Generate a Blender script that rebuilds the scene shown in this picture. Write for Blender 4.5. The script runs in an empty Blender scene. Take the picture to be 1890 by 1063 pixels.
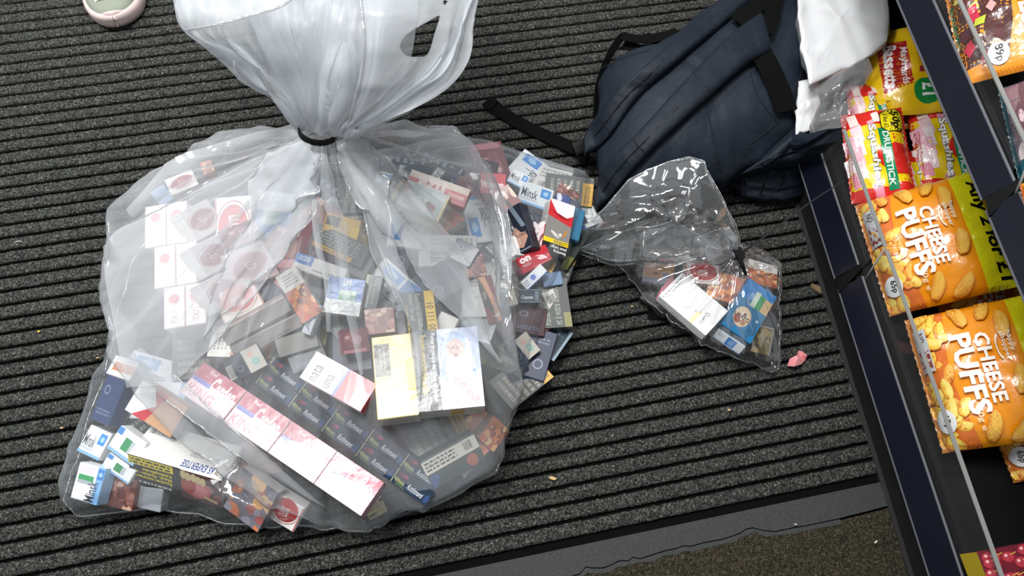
import bpy, bmesh, math, random
import numpy as np
from mathutils import Vector, Matrix, noise
from mathutils.bvhtree import BVHTree
from mathutils.geometry import tessellate_polygon

SC = bpy.context.scene
COL = SC.collection

# ------------------------------------------------------------------ camera
FPX, CAM_H = 1365.0, 1.1
CAM_M = (Matrix.Rotation(math.radians(-16.68676), 3, 'Z') @
         Matrix.Rotation(math.radians(23.77844), 3, 'X') @
         Matrix.Rotation(math.radians(5.88946), 3, 'Z'))
cam_data = bpy.data.cameras.new('camera')
cam_data.sensor_width = 36.0
cam_data.lens = FPX / 1890.0 * 36.0
cam_data.clip_start = 0.02
cam = bpy.data.objects.new('camera', cam_data)
mw = CAM_M.to_4x4(); mw.translation = (0, 0, CAM_H)
cam.matrix_world = mw
COL.objects.link(cam)
SC.camera = cam

# ------------------------------------------------------------------ world, lamps, exposure
world = bpy.data.worlds.new('shop_light'); SC.world = world
world.use_nodes = True
world.node_tree.nodes['Background'].inputs[0].default_value = (0.92, 0.96, 1.0, 1)
world.node_tree.nodes['Background'].inputs[1].default_value = 0.23

def ceiling_lamp(loc, sx, sy, power, aim=None, turn=0.0, color=(1.0, 0.985, 0.97)):
    d = bpy.data.lights.new('ceiling_panel_light', 'AREA')
    d.shape = 'RECTANGLE'; d.size = sx; d.size_y = sy; d.energy = power; d.color = color
    o = bpy.data.objects.new('ceiling_panel_light', d)
    o.location = loc; o.rotation_euler = (0, 0, math.radians(turn))
    if aim is not None:
        v = Vector(aim) - Vector(loc)
        o.rotation_euler = v.to_track_quat('-Z', 'Y').to_euler()
    COL.objects.link(o)
    return o
# ceiling panels of the shop, all above and behind the frame
ceiling_lamp((-0.32, 0.95, 2.55), 1.1, 0.45, 43, turn=30)
ceiling_lamp((1.32, 1.36, 2.55), 1.1, 0.45, 9, turn=30)
ceiling_lamp((-1.40, 1.75, 2.55), 1.1, 0.45, 36, turn=30)
SC.view_settings.view_transform = 'Standard'
SC.view_settings.look = 'None'
SC.view_settings.gamma = 1.0
SC.view_settings.use_curve_mapping = False
SC.view_settings.exposure = 0.70
SC.cycles.use_denoising = True
SC.cycles.max_bounces = 10
SC.cycles.diffuse_bounces = 3
SC.cycles.glossy_bounces = 3
SC.cycles.transmission_bounces = 6
SC.cycles.transparent_max_bounces = 28
SC.cycles.caustics_reflective = False
SC.cycles.caustics_refractive = False
SC.cycles.sample_clamp_indirect = 4.0

# ------------------------------------------------------------------ helpers
def P(x, y, z=0.0):
    """photo pixel -> the point of the place at height z"""
    d = CAM_M @ Vector(((x - 945.0) / FPX, -(y - 531.5) / FPX, -1.0))
    k = (CAM_H - z) / -d.z
    return Vector((d.x * k, d.y * k, z))
CAM_P = Vector((0, 0, CAM_H))
def to_px(p):
    q = CAM_M.transposed() @ (Vector(p) - CAM_P)
    return 945.0 + FPX * q.x / -q.z, 531.5 - FPX * q.y / -q.z

SD = -0.08124
SN = Vector((math.cos(SD), math.sin(SD), 0)); SA = Vector((-math.sin(SD), math.cos(SD), 0))
def SH(c, s, z):            # shelf coordinates: distance from aisle, along the shelf, height
    return SN * c + SA * s + Vector((0, 0, z))

def lin(h):
    h = h.lstrip('#')
    o = []
    for i in (0, 2, 4):
        c = int(h[i:i + 2], 16) / 255.0
        o.append(c / 12.92 if c <= 0.04045 else ((c + 0.055) / 1.055) ** 2.4)
    return tuple(o)

def tag(o, label=None, cat=None, group=None, kind=None):
    if label: o['label'] = label
    if cat: o['category'] = cat
    if group: o['group'] = group
    if kind: o['kind'] = kind
    return o

def link(name, me, mat=None, parent=None, smooth=False):
    o = bpy.data.objects.new(name, me)
    COL.objects.link(o)
    if mat is not None and len(me.materials) == 0:
        me.materials.append(mat)
    if parent is not None:
        o.parent = parent
    if smooth:
        me.polygons.foreach_set('use_smooth', [True] * len(me.polygons))
    return o

def mesh(name, v, f):
    me = bpy.data.meshes.new(name)
    me.from_pydata([tuple(p) for p in v], [], [tuple(q) for q in f])
    me.update()
    return me

def empty(name, loc=(0, 0, 0)):
    o = bpy.data.objects.new(name, None); o.location = loc
    o.empty_display_size = 0.02
    COL.objects.link(o)
    return o

def child(name, me, mat, parent, smooth=False):
    """me is in world coordinates; parent is an empty without rotation"""
    o = link(name, me, mat, parent, smooth)
    o.matrix_parent_inverse = Matrix.Translation(-parent.location)
    return o

def paint(me, cols):
    a = me.color_attributes.new('Col', 'FLOAT_COLOR', 'CORNER')
    buf = []
    for p in me.polygons:
        c = cols[p.index] if isinstance(cols, list) else cols
        buf.extend((c[0], c[1], c[2], 1.0) * p.loop_total)
    a.data.foreach_set('color', buf)

# ------------------------------------------------------------------ materials
def newmat(name):
    m = bpy.data.materials.new(name); m.use_nodes = True
    nt = m.node_tree
    return m, nt, nt.nodes['Principled BSDF']
def N(nt, kind, **kw):
    n = nt.nodes.new(kind)
    for k, v in kw.items(): setattr(n, k, v)
    return n

def plain(name, hexc, rough=0.5, metal=0.0, bump=0.0, scale=200.0, coat=0.0, vary=0.0, spec=0.5):
    m, nt, b = newmat(name)
    b.inputs['Specular IOR Level'].default_value = spec
    b.inputs['Base Color'].default_value = (*lin(hexc), 1)
    b.inputs['Roughness'].default_value = rough
    b.inputs['Metallic'].default_value = metal
    b.inputs['Coat Weight'].default_value = coat
    b.inputs['Coat Roughness'].default_value = 0.08
    if bump or vary:
        g = N(nt, 'ShaderNodeNewGeometry')
        t = N(nt, 'ShaderNodeTexNoise'); t.inputs['Scale'].default_value = scale; t.inputs['Detail'].default_value = 4
        nt.links.new(g.outputs['Position'], t.inputs['Vector'])
        if bump:
            bp = N(nt, 'ShaderNodeBump'); bp.inputs['Strength'].default_value = bump; bp.inputs['Distance'].default_value = 0.002
            nt.links.new(t.outputs['Fac'], bp.inputs['Height']); nt.links.new(bp.outputs['Normal'], b.inputs['Normal'])
        if vary:
            r = N(nt, 'ShaderNodeValToRGB')
            c = lin(hexc)
            r.color_ramp.elements[0].position = 0.3; r.color_ramp.elements[1].position = 0.7
            r.color_ramp.elements[0].color = (*[x * (1 - vary) for x in c], 1)
            r.color_ramp.elements[1].color = (*[min(1, x * (1 + vary)) for x in c], 1)
            nt.links.new(t.outputs['Fac'], r.inputs['Fac']); nt.links.new(r.outputs['Color'], b.inputs['Base Color'])
    return m

def printed(name, rough, coat, bump=0.0, spec=0.5, crough=0.06):
    m, nt, b = newmat(name)
    a = N(nt, 'ShaderNodeVertexColor'); a.layer_name = 'Col'
    nt.links.new(a.outputs['Color'], b.inputs['Base Color'])
    b.inputs['Roughness'].default_value = rough
    b.inputs['Coat Weight'].default_value = coat
    b.inputs['Coat Roughness'].default_value = crough
    b.inputs['Specular IOR Level'].default_value = spec
    if bump:
        g = N(nt, 'ShaderNodeNewGeometry')
        t = N(nt, 'ShaderNodeTexNoise'); t.inputs['Scale'].default_value = 38; t.inputs['Detail'].default_value = 3
        nt.links.new(g.outputs['Position'], t.inputs['Vector'])
        bp = N(nt, 'ShaderNodeBump'); bp.inputs['Strength'].default_value = bump; bp.inputs['Distance'].default_value = 0.01
        nt.links.new(t.outputs['Fac'], bp.inputs['Height'])
        nt.links.new(bp.outputs['Normal'], b.inputs['Normal']); nt.links.new(bp.outputs['Normal'], b.inputs['Coat Normal'])
    return m

def film(name, haze, tint=(0.80, 0.83, 0.86), rough=0.09, sheen=0.05, bump=0.25, bscale=16.0, glossmax=0.8, edge=0.55):
    """thin polythene: clear, slightly milky, with a glossy skin on both faces"""
    m = bpy.data.materials.new(name); m.use_nodes = True
    nt = m.node_tree; nt.nodes.clear()
    out = N(nt, 'ShaderNodeOutputMaterial')
    tr = N(nt, 'ShaderNodeBsdfTransparent'); tr.inputs[0].default_value = (0.985, 0.99, 0.99, 1)
    df = N(nt, 'ShaderNodeBsdfDiffuse'); df.inputs[0].default_value = (*tint, 1)
    tl = N(nt, 'ShaderNodeBsdfTranslucent'); tl.inputs[0].default_value = (*tint, 1)
    gl = N(nt, 'ShaderNodeBsdfGlossy'); gl.inputs['Roughness'].default_value = rough
    mx = N(nt, 'ShaderNodeMixShader'); mx.inputs[0].default_value = 0.28
    nt.links.new(df.outputs[0], mx.inputs[1]); nt.links.new(tl.outputs[0], mx.inputs[2])
    m2 = N(nt, 'ShaderNodeMixShader')
    nt.links.new(tr.outputs[0], m2.inputs[1]); nt.links.new(mx.outputs[0], m2.inputs[2])
    lw = N(nt, 'ShaderNodeLayerWeight'); lw.inputs['Blend'].default_value = 0.5
    # more plastic along the ray where the sheet is seen edge-on
    pw = N(nt, 'ShaderNodeMath', operation='POWER'); pw.inputs[1].default_value = 3.0
    nt.links.new(lw.outputs['Facing'], pw.inputs[0])
    ma = N(nt, 'ShaderNodeMath', operation='MULTIPLY_ADD'); ma.inputs[1].default_value = edge - haze * 0.4 * (edge > .3); ma.inputs[2].default_value = haze
    nt.links.new(pw.outputs[0], ma.inputs[0]); nt.links.new(ma.outputs[0], m2.inputs[0])
    p5 = N(nt, 'ShaderNodeMath', operation='POWER'); p5.inputs[1].default_value = 4.0
    nt.links.new(lw.outputs['Facing'], p5.inputs[0])
    fr = N(nt, 'ShaderNodeMath', operation='MULTIPLY_ADD'); fr.inputs[1].default_value = glossmax - sheen; fr.inputs[2].default_value = sheen
    nt.links.new(p5.outputs[0], fr.inputs[0])
    m3 = N(nt, 'ShaderNodeMixShader')
    nt.links.new(fr.outputs[0], m3.inputs[0]); nt.links.new(m2.outputs[0], m3.inputs[1]); nt.links.new(gl.outputs[0], m3.inputs[2])
    if bump:
        g = N(nt, 'ShaderNodeNewGeometry')
        t = N(nt, 'ShaderNodeTexNoise'); t.inputs['Scale'].default_value = bscale; t.inputs['Detail'].default_value = 2; t.inputs['Distortion'].default_value = 0.6
        nt.links.new(g.outputs['Position'], t.inputs['Vector'])
        bp = N(nt, 'ShaderNodeBump'); bp.inputs['Strength'].default_value = bump; bp.inputs['Distance'].default_value = 0.02
        nt.links.new(t.outputs['Fac'], bp.inputs['Height']); nt.links.new(bp.outputs['Normal'], gl.inputs['Normal'])
    nt.links.new(m3.outputs[0], out.inputs[0])
    return m

MT = {}
MT['card'] = printed('printed_card', 0.36, 0.2)
MT['wrap'] = printed('card_in_cellophane', 0.34, 0.42, 0.14, crough=0.20)
MT['foil'] = printed('printed_foil_bag', 0.30, 0.45, 0.22)
MT['milky'] = film('milky_polythene', 0.21, tint=(0.84, 0.88, 0.92), rough=0.1)
MT['flap'] = film('doubled_milky_polythene', 0.33, tint=(0.84, 0.88, 0.92), rough=0.12, sheen=0.04)
MT['fold'] = film('rolled_film_fold', 0.30, tint=(0.86, 0.90, 0.94), rough=0.14, sheen=0.30, bump=0.5, bscale=40, glossmax=0.6)
MT['fan'] = film('gathered_polythene', 0.31, tint=(0.75, 0.79, 0.83), rough=0.32, sheen=0.02, glossmax=0.25, bump=0.1)
MT['clear'] = film('clear_polythene', 0.08, tint=(0.78, 0.84, 0.90), rough=0.07, sheen=0.09, bump=0.15, bscale=20, edge=0.45)
MT['small'] = film('crinkled_clear_polythene', 0.05, rough=0.08, sheen=0.20, bump=0.12, bscale=20, edge=0.32)
MT['acrylic'] = film('clear_acrylic', 0.015, rough=0.05, bump=0, edge=0.01, glossmax=0.08, sheen=0.03)
MT['acrylic_edge'] = plain('acrylic_edge', '8d8f8c', 0.35)
MT['rubber'] = plain('grey_rubber', '323433', 0.8, bump=0.3, scale=300, vary=0.25)
MT['black'] = plain('black_void', '0b0c0c', 0.7)
MT['black_steel'] = plain('black_shelf_steel', '0c0e0f', 0.5, bump=0.05, scale=900, spec=0.25)
MT['navy_strip'] = plain('navy_ticket_strip', '0f1220', 0.35, coat=0.1)
MT['grey_bead'] = plain('grey_plastic_bead', '6a6c72', 0.35)
MT['black_plastic'] = plain('black_plastic', '08090a', 0.45, spec=0.3)
MT['tie'] = plain('black_nylon', '050506', 0.6, spec=0.2)
MT['web'] = plain('black_webbing', '060707', 0.9, spec=0.12)
MT['white_pe'] = plain('white_polythene', 'd6d8da', 0.28, coat=0.4, bump=0.15, scale=9)

# carpet pile
def pile(name, dark, mid, light, scale=330.0, bump=1.0, dist=0.004):
    m, nt, b = newmat(name)
    g = N(nt, 'ShaderNodeNewGeometry')
    t = N(nt, 'ShaderNodeTexNoise'); t.inputs['Scale'].default_value = scale; t.inputs['Detail'].default_value = 5
    t.inputs['Roughness'].default_value = 0.65; t.inputs['Distortion'].default_value = 1.4
    nt.links.new(g.outputs['Position'], t.inputs['Vector'])
    r = N(nt, 'ShaderNodeValToRGB')
    e = r.color_ramp.elements
    e[0].position = 0.40; e[0].color = (*lin(dark), 1)
    e[1].position = 0.64; e[1].color = (*lin(light), 1)
    k = e.new(0.51); k.color = (*lin(mid), 1)
    nt.links.new(t.outputs['Fac'], r.inputs['Fac'])
    t2 = N(nt, 'ShaderNodeTexNoise'); t2.inputs['Scale'].default_value = 55; t2.inputs['Detail'].default_value = 3
    nt.links.new(g.outputs['Position'], t2.inputs['Vector'])
    r2 = N(nt, 'ShaderNodeValToRGB'); r2.color_ramp.elements[0].position = 0.35; r2.color_ramp.elements[1].position = 0.7
    r2.color_ramp.elements[0].color = (0.78, 0.86, 0.82, 1); r2.color_ramp.elements[1].color = (1.08, 1.04, 0.98, 1)
    nt.links.new(t2.outputs['Fac'], r2.inputs['Fac'])
    mu = N(nt, 'ShaderNodeMix', data_type='RGBA', blend_type='MULTIPLY'); mu.inputs[0].default_value = 1.0
    nt.links.new(r.outputs['Color'], mu.inputs[6]); nt.links.new(r2.outputs['Color'], mu.inputs[7])
    nt.links.new(mu.outputs[2], b.inputs['Base Color'])
    bp = N(nt, 'ShaderNodeBump'); bp.inputs['Strength'].default_value = bump; bp.inputs['Distance'].default_value = dist
    nt.links.new(t.outputs['Fac'], bp.inputs['Height']); nt.links.new(bp.outputs['Normal'], b.inputs['Normal'])
    b.inputs['Roughness'].default_value = 0.95
    b.inputs['Specular IOR Level'].default_value = 0.15
    return m
MT['pile'] = pile('grey_carpet_pile', '151515', '424241', '8a8a86')
MT['brown'] = pile('brown_carpet_pile', '1e1b15', '423d31', '6b6454', 330.0)
MT['groove'] = plain('dark_mat_backing', '080808', 0.95, spec=0.1)

def fabric(name, hexc, scale=1400, rough=0.6):
    m, nt, b = newmat(name)
    b.inputs['Base Color'].default_value = (*lin(hexc), 1)
    b.inputs['Roughness'].default_value = rough
    b.inputs['Specular IOR Level'].default_value = 0.25
    g = N(nt, 'ShaderNodeNewGeometry')
    w = N(nt, 'ShaderNodeTexNoise'); w.inputs['Scale'].default_value = scale; w.inputs['Detail'].default_value = 2
    w2 = N(nt, 'ShaderNodeTexNoise'); w2.inputs['Scale'].default_value = 22; w2.inputs['Detail'].default_value = 3; w2.inputs['Distortion'].default_value = 0.5
    nt.links.new(g.outputs['Position'], w.inputs['Vector']); nt.links.new(g.outputs['Position'], w2.inputs['Vector'])
    b1 = N(nt, 'ShaderNodeBump'); b1.inputs['Strength'].default_value = 0.25; b1.inputs['Distance'].default_value = 0.001
    b2 = N(nt, 'ShaderNodeBump'); b2.inputs['Strength'].default_value = 0.35; b2.inputs['Distance'].default_value = 0.012
    nt.links.new(w.outputs['Fac'], b1.inputs['Height']); nt.links.new(w2.outputs['Fac'], b2.inputs['Height'])
    nt.links.new(b1.outputs['Normal'], b2.inputs['Normal']); nt.links.new(b2.outputs['Normal'], b.inputs['Normal'])
    return m
MT['navy'] = fabric('navy_backpack_cloth', '1c2530')
MT['navy2'] = fabric('navy_strap_cloth', '151d28')
MT['stitch'] = plain('dark_stitching', '06080c', 0.9)

# ------------------------------------------------------------------ shape builders
def sweep(pts, widths, prof, ups=None):
    """sweep a closed cross-section [(side, up), ...] along points; widths scale the side axis"""
    n = len(pts); v = []; f = []; m = len(prof)
    for i, p in enumerate(pts):
        p = Vector(p)
        t = (Vector(pts[min(i + 1, n - 1)]) - Vector(pts[max(i - 1, 0)])).normalized()
        up = Vector(ups[i]) if ups else Vector((0, 0, 1))
        s = t.cross(up).normalized(); u = s.cross(t).normalized()
        for a, b in prof:
            v.append(p + s * a * widths[i] + u * b)
    for i in range(n - 1):
        for j in range(m):
            k = (j + 1) % m
            f.append((i * m + j, i * m + k, (i + 1) * m + k, (i + 1) * m + j))
    f.append(tuple(range(m - 1, -1, -1))); f.append(tuple((n - 1) * m + j for j in range(m)))
    return v, f

def smooth_line(pts, n):
    """Catmull-Rom through points (any dimension)"""
    pts = [np.array(p, float) for p in pts]
    seg = len(pts) - 1; out = []
    for i in range(n):
        t = i / (n - 1) * seg; k = min(int(t), seg - 1); t -= k
        p0 = pts[max(k - 1, 0)]; p1 = pts[k]; p2 = pts[k + 1]; p3 = pts[min(k + 2, seg)]
        out.append(0.5 * ((2 * p1) + (-p0 + p2) * t + (2 * p0 - 5 * p1 + 4 * p2 - p3) * t * t + (-p0 + 3 * p1 - 3 * p2 + p3) * t ** 3))
    return out

def tube(pts, r, seg=8):
    prof = [(math.cos(2 * math.pi * k / seg) * r, math.sin(2 * math.pi * k / seg) * r) for k in range(seg)]
    return sweep(pts, [1.0] * len(pts), prof)

def extrude_poly(poly, z0, z1):
    n = len(poly); v = [(p[0], p[1], z0) for p in poly] + [(p[0], p[1], z1) for p in poly]
    f = [tuple(range(n - 1, -1, -1)), tuple(range(n, 2 * n))]
    for i in range(n):
        j = (i + 1) % n; f.append((i, j, n + j, n + i))
    return v, f

def bevel_mesh(me, w, seg=1):
    bm = bmesh.new(); bm.from_mesh(me)
    bmesh.ops.recalc_face_normals(bm, faces=bm.faces)
    bmesh.ops.bevel(bm, geom=list(bm.edges), offset=w, segments=seg, affect='EDGES', clamp_overlap=True)
    bm.to_mesh(me); bm.free(); me.update()
    return me

def shelf_bar(section, s0, s1):
    """closed (c, z) section extruded along the shelf"""
    n = len(section); v = [SH(c, s0, z) for c, z in section] + [SH(c, s1, z) for c, z in section]
    f = [tuple(range(n)), tuple(range(2 * n - 1, n - 1, -1))]
    for i in range(n):
        j = (i + 1) % n; f.append((i, n + i, n + j, j))
    me = mesh('bar', v, f)
    bm = bmesh.new(); bm.from_mesh(me); bmesh.ops.recalc_face_normals(bm, faces=bm.faces); bm.to_mesh(me); bm.free()
    return me
def rect_sec(c0, z0, c1, z1): return [(c0, z0), (c1, z0), (c1, z1), (c0, z1)]
# ------------------------------------------------------------------ the floor
RIB, Y0 = 0.0242874, 1.160823
base = link('floor', mesh('floor', *extrude_poly([(-1.5, -0.75), (1.25, -0.75), (1.25, 2.2), (-1.5, 2.2)], -0.03, -0.0075)), MT['groove'])
tag(base, 'dark shop floor under the ribbed grey entrance mat', kind='structure')

def rib_mesh(seed):
    rnd = np.random.RandomState(seed)
    nx = 900
    prof = [(-0.0093, -0.007), (-0.0095, -0.0028), (-0.0083, -0.0007), (-0.0050, 0.0), (0, 0.0002), (0.0050, 0.0), (0.0083, -0.0007), (0.0095, -0.0028), (0.0093, -0.007)]
    m = len(prof); X = np.linspace(0, 1, nx)
    v = np.zeros((nx, m, 3)); v[:, :, 0] = X[:, None]
    for j, (a, b) in enumerate(prof):
        v[:, j, 1] = a; v[:, j, 2] = b
    rag = rnd.randn(nx, m) * 0.0006
    v[:, 1:-1, 1] += rag[:, 1:-1]
    v[:, 1:-1, 2] += rnd.randn(nx, m - 2) * 0.00035
    f = [(i * m + j, (i + 1) * m + j, (i + 1) * m + j + 1, i * m + j + 1) for i in range(nx - 1) for j in range(m - 1)]
    me = mesh('rib', v.reshape(-1, 3), [q[::-1] for q in f])
    me.materials.append(MT['pile'])
    me.polygons.foreach_set('use_smooth', [True] * len(me.polygons))
    return me
rib_meshes = [rib_mesh(s) for s in (1, 2, 3, 4)]
def mat_right(y): return (0.6105 - SN.y * y) / SN.x
XL = -1.35
k = -28
while True:
    y = Y0 - (k + 0.5) * RIB
    if y < 0.062: break
    o = bpy.data.objects.new('rib', rib_meshes[k % 4]); COL.objects.link(o)
    o.parent = base
    L = mat_right(y) - XL
    flip = (k // 4) % 2
    o.location = (XL + (L if flip else 0), y, 0); o.scale = (L, 1, 1)
    if flip: o.rotation_euler = (0, 0, math.pi)
    k += 1
# rubber edging of the mat, cracked along its outer side
CR = [(700, 1150), (880, 1108), (960, 1082), (1040, 1066), (1070, 1057), (1081, 1044), (1092, 1046), (1112, 1046), (1125, 1042), (1138, 1035), (1147, 1032), (1160, 1033), (1168, 1026), (1182, 1029), (1200, 1023), (1225, 1015), (1248, 1010), (1262, 1005), (1275, 1006), (1300, 999), (1334, 993), (1352, 987), (1366, 982), (1378, 974), (1390, 972), (1410, 977), (1430, 979), (1468, 971), (1488, 968), (1550, 955), (1640, 932)]
crk = [P(x, y, 0) for x, y in CR]
top_y = 0.0575
strip = [(-1.35, top_y), (mat_right(top_y), top_y)] + [(p.x, p.y - 0.0008) for p in reversed(crk)] + [(-1.35, crk[0].y)]
me = mesh('rubber_edging', *extrude_poly(strip, -0.007, -0.0012))
o = link('rubber_edging', me, MT['rubber'], base)
# the slivers broken off beyond the crack, and the brown carpet after it
low = [(p.x, p.y - 0.0022) for p in crk]
for i0, i1 in ((3, 9), (9, 14), (14, 19), (19, 24), (24, 29)):
    top = low[i0:i1 + 1]
    bot = [(x, y - 0.0035 - 0.0045 * abs(math.sin((i0 + k) * 1.7))) for k, (x, y) in enumerate(top)]
    v, f = extrude_poly(top + bot[::-1], -0.007, -0.0019)
    link('rubber_fragment', mesh('rubber_fragment', v, f), MT['rubber'], base)
ct_ = [(x, y - 0.0015) for x, y in low]
bx = [(-1.35, -0.7), (1.2, -0.7), (1.2, ct_[-1][1])] + ct_[::-1] + [(-1.35, ct_[0][1])]
link('brown_carpet', mesh('brown_carpet', *extrude_poly(bx, -0.0074, -0.0028)), MT['brown'], base)

# ------------------------------------------------------------------ the shelving unit
S0, S1 = -0.55, 2.1
unit = empty('shop_shelving', SH(0.85, 0.6, 0))
tag(unit, 'dark navy steel shop shelving bay stocked with bags of sweets and puffs', 'shelving')
child('kick_plate', shelf_bar(rect_sec(0.6155, -0.0075, 0.63, 0.088), S0, S1), MT['black'], unit)
child('floor_skirt', shelf_bar([(0.6112, -0.0075), (0.6155, -0.0075), (0.6155, 0.004), (0.6112, -0.001)], S0, S1), MT['black'], unit)
child('deck', shelf_bar(rect_sec(0.612, 0.078, 1.12, 0.090), S0, S1), MT['black_steel'], unit)
child('back_panel', shelf_bar(rect_sec(1.12, 0.0, 1.14, 1.25), S0, S1), MT['black_steel'], unit)
child('deck', shelf_bar(rect_sec(0.648, 0.362, 1.12, 0.374), S0, S1), MT['black_steel'], unit)
def lip(c0, z0, c1, z1, sa, sb):
    o = child('ticket_strip', shelf_bar([(c0, z0), (c0 + 0.003, z0 - 0.002), (c1 + 0.004, z1 - 0.004), (c1, z1)], sa, sb), MT['navy_strip'], unit)
    for cc, zz, w in ((c0 - 0.0008, z0 - 0.001, 0.0018), (c1, z1, 0.003)):
        b = link('bead', shelf_bar(rect_sec(cc, zz - w, cc + w, zz + w * 0.5), sa, sb), MT['grey_bead'], o)
    return o
JL, JU = 0.408, 0.377
for sa, sb in ((S0, JL - 0.016), (JL + 0.003, S1)):
    lip(0.600, 0.069, 0.6134, 0.115, sa, sb)
for sa, sb in ((S0, JU - 0.012), (JU + 0.002, S1)):
    lip(0.640, 0.359, 0.652, 0.397, sa, sb)
child('channel', shelf_bar(rect_sec(0.6150, 0.088, 0.6205, 0.101), S0, S1), MT['black_plastic'], unit)
child('channel', shelf_bar(rect_sec(0.653, 0.374, 0.657, 0.388), S0, S1), MT['black_plastic'], unit)
# clips that join the strips
for c0, z0, c1, z1, s in ((0.6005, 0.070, 0.6155, 0.119, JL), (0.6405, 0.360, 0.655, 0.401, JU)):
    v = [SH(c0 - 0.003, s - 0.022, z0), SH(c0 - 0.003, s - 0.001, z0 + 0.006), SH(c1, s + 0.003, z1 + 0.002), SH(c1 + 0.002, s - 0.004, z1),
         SH(c0 + 0.006, s - 0.022, z0 - 0.006), SH(c0 + 0.006, s - 0.001, z0 - 0.006), SH(c1 + 0.008, s + 0.003, z1 - 0.012), SH(c1 + 0.008, s - 0.004, z1 - 0.012)]
    me = mesh('strip_clip', v, [(0, 1, 2, 3), (7, 6, 5, 4), (0, 4, 5, 1), (1, 5, 6, 2), (2, 6, 7, 3), (3, 7, 4, 0)])
    child('strip_clip', me, MT['black_plastic'], unit)
# clear risers along the front of each shelf
def riser(c, z0, z1, sa, sb, notch=None):
    o = child('riser', shelf_bar(rect_sec(c, z0, c + 0.0022, z1), sa, sb), MT['acrylic'], unit)
    e = link('riser_edge', shelf_bar(rect_sec(c - 0.001, z1, c + 0.0045, z1 + 0.0016), sa, sb), MT['acrylic_edge'], o)
    return o
riser(0.622, 0.092, 0.1775, S0, 0.404)
riser(0.622, 0.092, 0.1775, 0.409, 0.612)
riser(0.657, 0.376, 0.4270, 0.394, S1)
riser(0.657, 0.376, 0.4270, S0, 0.362)
# the slanting ends of the riser pieces
for c, z0, z1, s, ds in ((0.622, 0.105, 0.178, 0.407, -0.022), (0.657, 0.386, 0.427, 0.393, -0.03)):
    a = SH(c + 0.001, s, z1); b = SH(c - 0.003, s + ds, z0)
    v, f = tube([a, (a + b) / 2, b], 0.0016, 6)
    child('riser_end', mesh('riser_end', v, f), MT['acrylic_edge'], unit, True)
# ------------------------------------------------------------------ flat print as thin inked shapes
_txt = {}
def glyphs(s, bold=0.0, shear=0.0):
    key = (s, bold, shear)
    if key in _txt: return _txt[key]
    cu = bpy.data.curves.new('lettering', 'FONT')
    cu.body = s; cu.resolution_u = 2; cu.offset = bold; cu.shear = shear
    cu.align_x = 'LEFT'; cu.space_line = 0.95
    ob = bpy.data.objects.new('lettering', cu); COL.objects.link(ob)
    dg = bpy.context.evaluated_depsgraph_get()
    me = ob.evaluated_get(dg).to_mesh()
    v = np.array([tuple(p.co)[:2] for p in me.vertices]) if len(me.vertices) else np.zeros((1, 2))
    tris = []
    for p in me.polygons:
        q = list(p.vertices)
        for i in range(1, len(q) - 1): tris.append((q[0], q[i], q[i + 1]))
    ob.evaluated_get(dg).to_mesh_clear()
    bpy.data.objects.remove(ob); bpy.data.curves.remove(cu)
    mn = v.min(0); mx = v.max(0)
    v = (v - mn) / np.maximum(mx - mn, 1e-6)
    _txt[key] = (v, tris)
    return _txt[key]

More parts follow.
